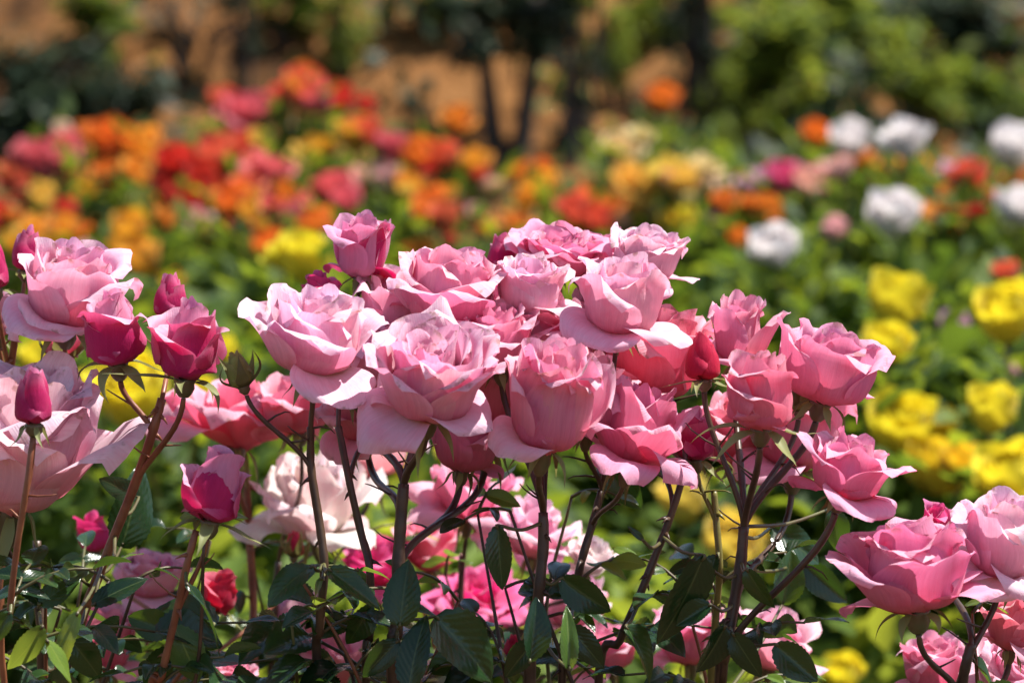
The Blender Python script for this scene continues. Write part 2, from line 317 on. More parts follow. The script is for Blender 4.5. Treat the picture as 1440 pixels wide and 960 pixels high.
def make_petals(kind, seed, scheme, nu, nv, npet=None):
    rng = random.Random(seed); n, rows = SHAPES[kind]; n = npet or n + {'open': 9, 'half': 9, 'cup': 7, 'droop': 8}.get(kind, 0)
    face, back, base = [np.array(c) * np.array([1, .98, 1.03]) for c in SCHEMES[scheme]]; out = []; ph0 = rng.uniform(0, 6.28)
    ns = rng.choice((1, 1, 2, 3)) if npet is None and kind in ('open', 'half', 'cup') else 0; sk = rng.uniform(0, 6.28)
    for i in range(n):
        t = min(1.0, i / (n - 1 - ns)); L, W, rb, t1, t2, roll, wrap, flare = table(rows, t)
        jit = 2 + (14 if kind not in ('bud',) else 3) * t ** 1.5
        t1 += rng.gauss(0, jit * .7); t2 += rng.gauss(0, jit); L *= rng.uniform(.94, 1.06); W *= rng.uniform(.86, 1.02) * (1 if kind in ('bud', 'opening', 'ball') else .86)
        rl = roll * rng.uniform(.45, 1.25)
        if ns and i >= n - ns:
            q = rng.random(); t1 = 50 + 60 * q; t2 = t1 + rng.uniform(10, 45); rl = rng.uniform(20, 90); L *= rng.uniform(.62, .80); W *= rng.uniform(.78, .95); wrap = 1.7
        v, uv = petal(rng, L, W, rb, R(t1), R(t2), R(rl), wrap, 0.22 if t < .6 else 0.10, flare * rng.uniform(.3, 1.4), 0.026 + 0.052 * t if kind not in ('bud', 'opening', 'ball') else 0.022 + 0.02 * t, nu, nv, kind in ('bud', 'opening'))
        phi = ph0 + i * 2.39996 + rng.gauss(0, .14)
        if ns and i >= n - ns: phi = sk + (i - n) * rng.uniform(.8, 1.5)
        c, s = math.cos(phi), math.sin(phi)
        v = v @ np.array([[c, s, 0], [-s, c, 0], [0, 0, 1]])
        V = uv[:, 1]; aU = np.abs(uv[:, 0])
        edge = np.maximum(smooth(.72, 1, V), smooth(.75, 1, aU) * smooth(.3, .7, V))
        hue = rng.uniform(-.5, .5)
        fc = face * np.array([1, 1 + .10 * hue, 1 - .04 * hue]); bc = back * np.array([1, 1 + .14 * hue, 1 - .06 * hue])
        kb = (1 - smooth(.05, .45, V))[:, None]
        ci = fc * (1 - kb) + base * kb; ob = bc * np.array([.99, .50, .54]) if scheme not in ('crimson', 'cream', 'green') else bc
        kc = (1 - smooth(.10, .78, V))[:, None] * .9; co = bc * (1 - kc) + ob * kc
        pale = np.minimum(fc * .8 + .20, .96)
        ci = ci * (1 - .6 * edge[:, None]) + pale * .6 * edge[:, None]
        ce = 0.42 if scheme in ('crimson', 'hot', 'red') else 0.45
        co = co * (1 - ce * edge[:, None]) + fc * ce * edge[:, None]
        if scheme == 'crimson' and kind != 'bud' and i < n * (.52 if kind == 'opening' else .72): co = co * .25 + fc * .75
        out.append((v, uv, ci, co, t))
    return out
def lathe(mb, prof, sides, m):
    vs_ = [(r * math.cos(2 * math.pi * k / sides), r * math.sin(2 * math.pi * k / sides), z) for r, z in prof for k in range(sides)]
    fs = [(i * sides + k, i * sides + (k + 1) % sides, (i + 1) * sides + (k + 1) % sides, (i + 1) * sides + k) for i in range(len(prof) - 1) for k in range(sides)]
    mb.add(vs_, fs, m)
def sepal_geo(rng, L, W, th1, th2, r0):
    nu, nv = 5, 10; u = np.linspace(-1, 1, nu); v = np.linspace(0, 1, nv); V, U = np.meshgrid(v, u, indexing='ij')
    th = th1 + (th2 - th1) * V ** 0.8 + rng.uniform(-.3, .5) * np.sin(6 * V)
    r = np.zeros_like(V); z = np.zeros_like(V); tm = .5 * (th[1:] + th[:-1])
    r[1:] = np.cumsum(L / (nv - 1) * np.sin(tm), 0); z[1:] = np.cumsum(L / (nv - 1) * np.cos(tm), 0)
    w = W * np.where(V < .3, .55 + .45 * np.sin(V / .3 * math.pi / 2), np.clip((1 - V) / .7, 0.02, 1) ** 1.1)
    k = -0.35 * w * U ** 2 * 0.6
    X = r + r0 + np.cos(th) * k; Z = z - np.sin(th) * k; Y = U * w * .5 + rng.uniform(-.25, .25) * L * V ** 2
    return np.stack([X, Y, Z], -1).reshape(-1, 3), np.stack([U * .9 + .1, V], -1).reshape(-1, 2), grid_faces(nv, nu)

def axis_matrix(lean, toward, spin):
    a = (Vector((0, 0, 1)) * math.cos(R(lean)) * math.cos(R(toward)) + RIGHT * math.sin(R(lean)) - Vector((0, 1, 0)) * math.sin(R(toward))).normalized()
    return a.to_track_quat('Z', 'Y').to_matrix().to_4x4() @ Matrix.Rotation(spin, 4, 'Z')

def rose(root, name, kind, cx, cy, w, h, d, lean, toward, seed, scheme, label, sep='reflex', res=(13, 16)):
    """builds one bloom so that its petals fill the box w x h (photo pixels) round (cx, cy) at distance d"""
    pets = make_petals(kind, seed, scheme, *res); rng = random.Random(seed + 77)
    M3 = np.array(axis_matrix(lean, toward, rng.uniform(0, 6.28)).to_3x3())
    raw = np.concatenate([p[0] for p in pets]); right = np.array(RIGHT); up = np.array(UP)
    def ext(q): return np.percentile(q, .6), np.percentile(q, 99.4)
    best = None
    for kz in (.78, .86, .94, 1.0, 1.08, 1.16, 1.26):        # a little taller or squatter along its own axis, as the photo shows it
        av = (raw * np.array([1, 1, kz])) @ M3.T; e = ext(av @ right); g_ = ext(av @ up)
        er = abs(math.log((e[1] - e[0]) / (g_[1] - g_[0]) * h / w)) + .08 * abs(kz - 1)
        if best is None or er < best[0]: best = (er, kz, av, e, g_)
    _, kz, allv, (a0, a1), (b0, b1) = best
    M3 = M3 @ np.diag([1, 1, kz])
    fw, fh = w / (a1 - a0), h / (b1 - b0); sc = (.6 * min(fw, fh) + .4 * math.sqrt(fw * fh)) * 1.03 * d / FPX
    cen = np.median(allv @ np.array(FWD)) * sc
    base = P(cx, cy, d) - RIGHT * ((a0 + a1) / 2 * sc) - UP * ((b0 + b1) / 2 * sc) - FWD * cen
    M = Matrix([[*(row * sc), 0] for row in M3]) if False else Matrix.Identity(4)
    tf = lambda v: (np.asarray(v) @ M3.T) * sc
    hs = sc; mb = MB()
    hr = .085 if kind != 'bud' else .11
    prof = [(.04, -.20), (.066, -.16), (hr, -.10), (hr * .92, -.05), (hr * 1.1, -.01), (hr * .8, .02), (0.01, .03)]
    lathe(mb, prof, 10, 1)
    hv = [tuple(x) for x in tf(mb.v)]; hf = list(mb.f); hm = list(mb.m); huv = list(mb.uv)
    ci = [(.3, .3, .1)] * len(hv); co = list(ci); F = grid_faces(res[1], res[0])
    loose = []
    for p in pets:
        if p[4] < .30 and kind not in ('bud',):
            o = len(hv); hv += [tuple(x) for x in tf(p[0])]; hf += [tuple(i + o for i in q) for q in F]; hm += [0] * len(F)
            huv += [tuple(x) for x in p[1]]; ci += [tuple(x) for x in p[2]]; co += [tuple(x) for x in p[3]]
        else: loose.append(p)
    me = mesh_from(name, hv, hf, [M_PETAL, M_HIP], uvs=huv, attrs={'col_in': np.array(ci), 'col_out': np.array(co)}, midx=hm)
    bo = link(name, me, root, Matrix.Translation(base - root.location)); 
    if label: bo['label'] = label
    for p in loose:
        link('petal', mesh_from('petal', tf(p[0]), F, [M_PETAL], uvs=p[1], attrs={'col_in': p[2], 'col_out': p[3]}), bo)
    for k in range(5):
        if sep == 'clasp': g_ = sepal_geo(rng, rng.uniform(.8, 1.05), .26, R(rng.uniform(45, 60)), R(rng.uniform(-25, -5)), .10)
        elif sep == 'half': g_ = sepal_geo(rng, rng.uniform(.35, .65), .12, R(rng.uniform(70, 100)), R(rng.uniform(90, 180)), .10)
        else: g_ = sepal_geo(rng, rng.uniform(.2, .42), .08, R(rng.uniform(110, 140)), R(rng.uniform(150, 190)), .10)
        an = k * 1.2566 + rng.uniform(-.2, .2); c, s = math.cos(an), math.sin(an)
        v = g_[0] @ np.array([[c, s, 0], [-s, c, 0], [0, 0, 1]]) + np.array([0, 0, -.02])
        link('sepal', mesh_from('sepal', tf(v), g_[2], [M_SEPAL], uvs=g_[1]), bo)
    axis = Vector(M3[:, 2]).normalized(); return base, axis, sc, bo

# ------------------------------------------------------------------ leaves
def leaflet_mesh(seed, mat):
    rng = random.Random(seed); nu, nv = 9, 25; vs_ = []; uv = []
    fold = rng.uniform(.15, .65); droop = rng.uniform(.1, .9); tw = rng.uniform(-.8, .8); wid = rng.uniform(.46, .64); ph = rng.uniform(0, 6.28)
    for i in range(nv):
        v = i / (nv - 1); w = wid * .5 * (math.sin(math.pi * min(1, v ** .82)) ** .66) * (1.06 - .16 * v)
        if i in (0, nv - 1): w = .006
        for j in range(nu):
            u = -1 + 2 * j / (nu - 1); ww = w
            if abs(u) > .99 and 0 < i < nv - 1: ww = w * (1.0 + (.035 if i % 2 else -.03))
            x = u * ww; z = abs(x) * fold - droop * .45 * v * v + .018 * math.sin(9 * v + ph + 2 * u) * abs(u) + tw * x * v
            z += -.10 * abs(u) ** 3 * wid * .4
            vs_.append((x, v - (.02 if abs(u) > .99 and i % 2 else 0), z)); uv.append((u, v))
    fs = [(i * nu + j, i * nu + j + 1, (i + 1) * nu + j + 1, (i + 1) * nu + j) for i in range(nv - 1) for j in range(nu - 1)]
    return mesh_from('leaflet', vs_, fs, [mat], uvs=uv)
LEAFLETS = [leaflet_mesh(100 + i, M_LEAF) for i in range(12)]
LEAFLETS_Y = [leaflet_mesh(200 + i, M_LEAF_YOUNG) for i in range(4)]
def frame(origin, along, normal, size):
    y = along.normalized(); x = y.cross(normal).normalized(); z = x.cross(y)
    return Matrix(((x.x * size, y.x * size, z.x * size, origin.x), (x.y * size, y.y * size, z.y * size, origin.y), (x.z * size, y.z * size, z.z * size, origin.z), (0, 0, 0, 1)))
def compound_leaf(root, rng, at, direc, length, nl=5, young=False, size=None, mat=None):
    """a leaf: a thin stalk with paired leaflets and one at the tip"""
    d = direc.normalized(); side = d.cross(Vector((0, 0, 1))).normalized(); up = side.cross(d).normalized()
    pts = [at + d * (length * t) + up * (0.18 * length * t * (1 - t)) - Vector((0, 0, 1)) * (.22 * length * t * t) for t in np.linspace(0, 1, 6)]
    mb = MB(); tube(mb, [p - at for p in pts], .0013, .0008, 5)
    lf = link('leaf', mb.mesh('leaf', [mat or M_PETIOLE]), root, Matrix.Translation(at - root.location))
    size = size or length * .55; lib = LEAFLETS_Y if young else LEAFLETS
    spots = [(1.0, 0)] + [(t, s) for t in ((.62, .30) if nl == 5 else (.5,)) for s in (-1, 1)]
    for t, s in spots[:nl]:
        q = pts[min(5, int(round(t * 5)))]
        al = (d - Vector((0, 0, .25))) if s == 0 else (d * .45 + side * s - Vector((0, 0, rng.uniform(.1, .5))))
        nn = up + side * rng.uniform(-.45, .45) + d * rng.uniform(-.3, .3)
        link('leaflet', rng.choice(lib), lf, frame(q - at, al, nn, size * (1.0 if s == 0 else rng.uniform(.72, .95))))
    return lf
def placed_leaf(root, rng, bx, by, tx, ty, d, face, stem_at, dd=0.0, wide=1.0, young=False, flip=1):
    """one leaflet whose base and tip are seen at two photo pixels; its stalk runs back to the cane"""
    b = P(bx, by, d); t = P(tx, ty, d + dd); al = (t - b) * .86; L = al.length
    face = face * rng.uniform(.6, 1.0)
    n = (Vector((0, 0, 1)) * (1 - face) - FWD * face + RIGHT * rng.uniform(-.6, .6)) * flip
    mb = MB(); mid = (stem_at + b) / 2 + Vector((0, 0, -.004))
    tube(mb, [q - stem_at for q in catmull([stem_at, mid, b, b + al * .06], 4)], .0014, .0009, 5)
    lf = link('leaf', mb.mesh('leaf', [M_PETIOLE]), root, Matrix.Translation(stem_at - root.location))
    m = frame(b - stem_at, al, n, L) @ Matrix.Diagonal((wide * .95, 1, 1, 1))
    link('leaflet', rng.choice(LEAFLETS_Y if young else LEAFLETS), lf, m)
    return lf

# ------------------------------------------------------------------ the foreground: flowering rose canes (positions read from the photo, in its pixels)
# bloom: kind, cx, cy, w, h, distance, lean right, lean to camera, seed, colours, sepals, cane joint index, label
SPRAYS = [
 dict(label='rose cane with a lilac pink half open bloom above two crimson bud tips', mat=M_CANE_RED, r=.0036,
  cane=[(22, 470, 2.60), (14, 540, 2.62), (16, 640, 2.64), (8, 760, 2.64), (-5, 900, 2.64), (-12, 1010, 2.64)],
  blooms=[('half', 98, 408, 165, 125, 2.52, 8, 14, 11, 'pale', 'reflex', 0, 'lilac pink half open bloom with wide upper petals'),
          ('bud', 38, 352, 40, 58, 2.60, 6, 0, 12, 'crimson', 'half', 0, 'crimson bud peeping over the lilac pink bloom'),
          ('bud', -8, 372, 38, 70, 2.58, -4, 0, 13, 'crimson', 'half', 0, None),
          ('opening', 90, 480, 52, 52, 2.60, 10, 0, 14, 'coral', 'clasp', 1, 'small coral bud still in its green sepals'),
          ('half', -12, 448, 60, 70, 2.62, -10, 10, 15, 'pale', 'reflex', 1, None)], nleaf=5),
 dict(label='red brown rose cane carrying two half open crimson blooms and a pointed bud', mat=M_CANE_RED, r=.0042,
  cane=[(228, 560, 2.49), (214, 610, 2.49), (190, 680, 2.50), (150, 780, 2.51), (112, 880, 2.52), (85, 990, 2.54)],
  blooms=[('opening', 262, 480, 96, 104, 2.46, 6, 4, 21, 'crimson', 'half', 0, 'crimson bud unfurling with one lit pale petal'),
          ('bud', 240, 418, 46, 62, 2.54, 2, 0, 22, 'crimson', 'half', 0, 'pointed crimson bud tip behind the unfurling bud'),
          ('opening', 160, 462, 92, 96, 2.48, -6, 12, 23, 'crimson', 'half', 1, 'crimson cup shaped bloom with magenta rim')], nleaf=6),
 dict(label='thin rose cane with a single slim crimson bud before the peach bloom', mat=M_CANE_RED, r=.0026,
  cane=[(46, 615, 2.38), (38, 680, 2.38), (24, 770, 2.39), (14, 860, 2.40), (8, 980, 2.42)],
  blooms=[('bud', 47, 558, 50, 76, 2.38, 2, 4, 31, 'crimson', 'reflex', 0, 'slim crimson bud')], nleaf=3),
 dict(label='rose cane with a huge fully open pale peach pink bloom', mat=M_CANE, r=.0042,
  cane=[(52, 760, 2.56), (52, 830, 2.56), (60, 900, 2.56), (64, 1000, 2.57)],
  blooms=[('open', 40, 618, 225, 200, 2.50, 10, 14, 48, 'peach', 'reflex', 0, 'huge open peach pink bloom with tiers of rolled petals')], nleaf=5),
 dict(label='upright brown rose cane with one plump crimson bud and a pale sepal', mat=M_CANE_RED, r=.0031,
  cane=[(276, 745, 2.40), (264, 790, 2.40), (246, 870, 2.41), (228, 950, 2.42), (218, 1040, 2.44)],
  blooms=[('opening', 298, 684, 86, 96, 2.40, 10, 2, 51, 'crimson', 'half', 0, 'plump crimson bud striped with a pale petal')], nleaf=5),
 dict(label='dark rose cane with a pale blush cupped bloom and a green bud', mat=M_CANE, r=.0036,
  cane=[(437, 600, 2.45), (438, 660, 2.45), (450, 740, 2.45), (456, 800, 2.45), (450, 880, 2.46), (449, 1000, 2.48)],
  blooms=[('half', 442, 482, 158, 144, 2.43, 4, 12, 61, 'blush', 'reflex', 0, 'pale pink cupped bloom with a high pointed centre'),
          ('bud', 338, 520, 42, 46, 2.44, -18, 0, 62, 'green', 'clasp', 1, 'green bud with curling sepals'),
          ('opening', 452, 415, 92, 52, 2.55, -4, 10, 63, 'hot', 'reflex', 0, 'magenta bloom top showing above the pale cupped one')], nleaf=4),
 dict(label='slanting dark rose cane topped by the tallest half open bloom', mat=M_CANE, r=.0034,
  cane=[(476, 600, 2.50), (492, 680, 2.49), (508, 750, 2.49), (520, 800, 2.48), (520, 890, 2.49), (515, 1000, 2.50)],
  blooms=[('cup', 510, 352, 94, 92, 2.56, 4, 8, 73, 'crimson', 'reflex', 0, 'tallest upright bloom with crimson outer petals'),
          ('cup', 572, 442, 130, 120, 2.57, 2, 12, 72, 'pale', 'reflex', 0, None)], nleaf=4),
 dict(label='thick central rose cane that forks under the big ruffled pink bloom', mat=M_CANE, r=.0054,
  cane=[(568, 680, 2.46), (564, 730, 2.46), (560, 800, 2.46), (558, 880, 2.46), (556, 1000, 2.47)],
  blooms=[('open', 606, 535, 170, 162, 2.40, 6, 26, 81, 'pale', 'reflex', 0, 'big ruffled pink bloom showing its spiral centre'),
          ('half', 640, 408, 160, 108, 2.51, 6, 8, 82, 'pink', 'reflex', 0, 'rose pink bloom with a folded lower petal'),
          ('half', 510, 590, 110, 110, 2.56, -8, 10, 83, 'coral', 'reflex', 1, None),
          ('half', 508, 505, 108, 100, 2.53, -2, 10, 85, 'pale', 'reflex', 0, None),
          ('half', 660, 622, 96, 86, 2.54, 8, 2, 86, 'mauve', 'reflex', 1, None),
          ('half', 694, 556, 120, 140, 2.56, 4, 4, 84, 'coral', 'reflex', 0, None)], nleaf=7),
 dict(label='forked dark rose cane under a tall goblet shaped pink bloom', mat=M_CANE, r=.0048,
  cane=[(764, 720, 2.46), (764, 770, 2.46), (758, 830, 2.46), (752, 900, 2.47), (746, 1000, 2.48)],
  blooms=[('half', 768, 560, 154, 152, 2.41, 10, 14, 97, 'pink', 'reflex', 0, 'tall goblet shaped pink bloom'),
          ('half', 752, 408, 112, 92, 2.51, 2, 10, 92, 'blush', 'reflex', 0, 'pale rounded half open bloom'),
          ('open', 782, 362, 136, 84, 2.58, 2, 18, 93, 'mauve', 'reflex', 0, 'flat topped pink bloom with a swirled centre'),
          ('bud', 706, 358, 44, 52, 2.60, -4, 0, 94, 'crimson', 'half', 0, 'small crimson bud among the pink blooms'),
          ('half', 692, 478, 112, 92, 2.49, -6, 12, 98, 'pink', 'reflex', 0, None),
          ('cup', 716, 425, 96, 84, 2.56, 0, 8, 99, 'mauve', 'reflex', 0, None),
          ('half', 745, 470, 135, 110, 2.52, -4, 14, 95, 'pink', 'reflex', 0, None)], nleaf=6),
 dict(label='rose cane with mauve petals hanging low below two pale pink blooms', mat=M_CANE, r=.0036,
  cane=[(846, 690, 2.52), (832, 740, 2.52), (815, 800, 2.52), (800, 880, 2.53), (790, 1000, 2.54)],
  blooms=[('droop', 893, 606, 140, 165, 2.46, 14, 0, 101, 'mauve', 'reflex', 0, 'mauve pink bloom with long hanging outer petals'),
          ('half', 832, 556, 104, 104, 2.50, 6, 8, 104, 'pale', 'reflex', 0, None),
          ('cup', 848, 372, 92, 80, 2.60, 2, 8, 105, 'mauve', 'reflex', 0, None),
          ('cup', 880, 424, 150, 118, 2.47, 6, 14, 102, 'pale', 'reflex', 0, 'pink cupped bloom with curled rim'),
          ('half', 908, 368, 128, 88, 2.56, 10, 10, 103, 'blush', 'reflex', 0, 'pale pink bloom with one rounded back petal')], nleaf=4),
 dict(label='leaning dark rose cane below a coral pink bloom in shade', mat=M_CANE, r=.0034,
  cane=[(962, 665, 2.50), (945, 720, 2.50), (922, 780, 2.50), (898, 840, 2.50), (872, 900, 2.51), (840, 1000, 2.53)],
  blooms=[('half', 905, 500, 160, 130, 2.56, 4, 4, 111, 'coral', 'reflex', 0, 'coral pink bloom shaded by the cups above'),
          ('half', 835, 478, 125, 115, 2.60, -4, 6, 113, 'pink', 'reflex', 0, None),
          ('flat', 958, 462, 80, 50, 2.60, 20, 4, 112, 'hot', 'reflex', 0, None)], nleaf=4),
 dict(label='rose cane fanning widely into stalks of pink blooms round a smooth red bud', mat=M_CANE, r=.0050,
  cane=[(1046, 740, 2.46), (1042, 790, 2.46), (1032, 850, 2.46), (1020, 920, 2.46), (1012, 1010, 2.48)],
  blooms=[('cup', 1042, 466, 98, 100, 2.52, 4, 6, 121, 'pink', 'reflex', 0, 'upright pink bloom with a folded front petal'),
          ('bud', 988, 502, 46, 66, 2.46, -2, 0, 122, 'red', 'half', 0, 'small smooth rose red bud'),
          ('opening', 1068, 550, 92, 104, 2.41, 2, 12, 123, 'coral', 'half', 0, 'coral pink bud opening round a curled petal'),
          ('bud', 1128, 556, 34, 44, 2.50, 8, 0, 127, 'green', 'clasp', 0, 'cream green bud wrapped in sepals'),
          ('cup', 1166, 514, 146, 104, 2.46, 14, 8, 124, 'mauve', 'reflex', 0, 'open mauve pink cup leaning away from the smooth red bud'),
          ('half', 1112, 600, 140, 130, 2.58, 4, 0, 125, 'pink', 'half', 0, None),
          ('half', 1040, 610, 100, 96, 2.60, -4, 4, 128, 'coral', 'half', 0, None),
          ('cup', 1194, 666, 152, 104, 2.42, 16, 6, 126, 'mauve', 'reflex', 3, 'mauve pink bloom with a pale curled lip')], nleaf=8),
 dict(label='straight olive rose cane with a shaded crimson bud', mat=M_CANE_GREEN, r=.0031,
  cane=[(1004, 690, 2.52), (1008, 740, 2.52), (1012, 800, 2.52), (1006, 880, 2.53), (1000, 1000, 2.54)],
  blooms=[('opening', 976, 612, 58, 70, 2.52, -6, 0, 131, 'crimson', 'half', 0, 'shaded crimson bud')], nleaf=4),
 dict(label='low rose cane with a broad mauve pink bloom beside a pale one', mat=M_CANE, r=.0046,
  cane=[(1366, 905, 2.44), (1358, 935, 2.44), (1350, 980, 2.45), (1345, 1050, 2.47)],
  blooms=[('half', 1284, 798, 205, 122, 2.40, -6, 6, 145, 'mauve', 'reflex', 0, 'broad mauve pink bloom with a folded upper petal'),
          ('half', 1412, 766, 155, 132, 2.44, 8, 10, 142, 'blush', 'reflex', 0, 'pale pink bloom with tall back petals'),
          ('opening', 1322, 738, 76, 52, 2.52, -4, 6, 143, 'hot', 'reflex', 0, None),
          ('half', 1424, 880, 90, 90, 2.50, 4, 0, 144, 'coral', 'reflex', 0, 'coral pink bloom in shade under the pale one')], nleaf=6),
 # softer canes farther back in the same bed
 dict(label='rear rose cane holding a coral backed pink bloom seen from below', mat=M_CANE_RED, r=.0040,
  cane=[(346, 660, 2.84), (350, 740, 2.84), (356, 840, 2.84), (360, 1000, 2.84)],
  blooms=[('flat', 335, 585, 195, 125, 2.80, 4, -8, 151, 'coral', 'reflex', 0, 'coral backed pink bloom seen from below')], nleaf=5),
 dict(label='rear rose cane with a faded cream white bloom', mat=M_CANE, r=.0034,
  cane=[(392, 790, 2.90), (388, 830, 2.90), (386, 900, 2.90), (384, 1010, 2.90)],
  blooms=[('droop', 440, 702, 175, 120, 2.84, -6, 8, 163, 'cream', 'reflex', 0, 'faded cream white bloom with curled petals'),
          ('half', 424, 570, 120, 84, 2.76, -4, 4, 164, 'coral', 'reflex', 0, None),
          ('half', 420, 866, 84, 72, 2.92, -4, 8, 165, 'blush', 'reflex', 1, None),
          ('half', 520, 625, 120, 100, 2.95, 4, 4, 162, 'peach', 'reflex', 0, None)], nleaf=5),
 dict(label='rear rose cane with a rose pink bloom behind the leaning dark stem', mat=M_CANE, r=.0034,
  cane=[(650, 780, 2.86), (648, 830, 2.86), (645, 900, 2.86), (640, 1010, 2.86)],
  blooms=[('droop', 650, 692, 128, 118, 2.82, 4, 10, 171, 'pink', 'reflex', 0, 'rose pink bloom'),
          ('flat', 670, 835, 120, 110, 2.90, 2, 24, 172, 'hot', 'reflex', 1, 'hot pink bloom near the leaves'),
          ('half', 536, 795, 96, 80, 2.92, -4, 8, 173, 'hot', 'reflex', 1, None)], nleaf=6),
 dict(label='rear rose cane with a lilac white bloom shedding cream petals', mat=M_CANE, r=.0034,
  cane=[(748, 830, 2.84), (748, 870, 2.84), (745, 930, 2.84), (742, 1010, 2.84)],
  blooms=[('droop', 748, 748, 112, 140, 2.80, 2, 4, 181, 'blush', 'reflex', 0, 'lilac white bloom'),
          ('half', 802, 846, 92, 80, 2.86, 6, 8, 183, 'blush', 'reflex', 1, None),
          ('half', 604, 762, 88, 80, 2.94, -6, 8, 184, 'coral', 'reflex', 1, None),
          ('half', 832, 782, 56, 50, 2.78, 14, 8, 182, 'cream', 'reflex', 1, 'small cream bloom')], nleaf=6),
 dict(label='low rear rose cane with small red blooms among dark leaves', mat=M_CANE_RED, r=.0036,
  cane=[(225, 880, 2.74), (222, 930, 2.74), (218, 1010, 2.74)],
  blooms=[('opening', 308, 832, 56, 52, 2.70, 16, 4, 191, 'red', 'half', 0, 'small red bloom beside the upright brown stem'),
          ('opening', 132, 748, 56, 50, 2.78, -6, 6, 192, 'hot', 'half', 0, None),
          ('half', 215, 815, 120, 70, 2.80, 4, 4, 193, 'pale', 'reflex', 0, None),
          ('half', 150, 900, 90, 90, 2.78, 0, 8, 194, 'coral', 'reflex', 1, None),
          ('half', 328, 950, 66, 40, 2.72, 6, 6, 195, 'pink', 'reflex', 1, None),
          ('bud', 414, 765, 28, 34, 2.80, 4, 0, 196, 'red', 'clasp', 1, None)], nleaf=7),
 dict(label='rear rose cane with low pale pink blooms behind the wide fan of stalks', mat=M_CANE, r=.0036,
  cane=[(1050, 960, 2.80), (1048, 1000, 2.80), (1045, 1060, 2.80)],
  blooms=[('half', 1092, 900, 112, 82, 2.74, 6, 6, 201, 'pale', 'reflex', 0, None),
          ('half', 968, 890, 92, 90, 2.80, -6, 6, 202, 'pink', 'reflex', 0, None),
          ('half', 850, 918, 100, 70, 2.82, -6, 8, 203, 'pink', 'reflex', 0, None),
          ('bud', 722, 918, 44, 46, 2.60, 0, 4, 204, 'red', 'clasp', 1, 'red bud tip inside green sepals'),
          ('half', 470, 930, 80, 90, 2.92, 0, 6, 205, 'pink', 'reflex', 1, None)], nleaf=7),
 dict(label='lowest rose cane with a swirled pale pink bloom at bed level', mat=M_CANE, r=.0036,
  cane=[(1370, 1010, 2.62), (1368, 1050, 2.62), (1366, 1110, 2.63)],
  blooms=[('half', 1312, 936, 96, 76, 2.62, -4, 6, 211, 'pink', 'reflex', 0, None),
          ('open', 1424, 935, 110, 96, 2.56, 6, 34, 212, 'pale', 'reflex', 0, 'pale pink bloom with a swirled centre')], nleaf=5),
]
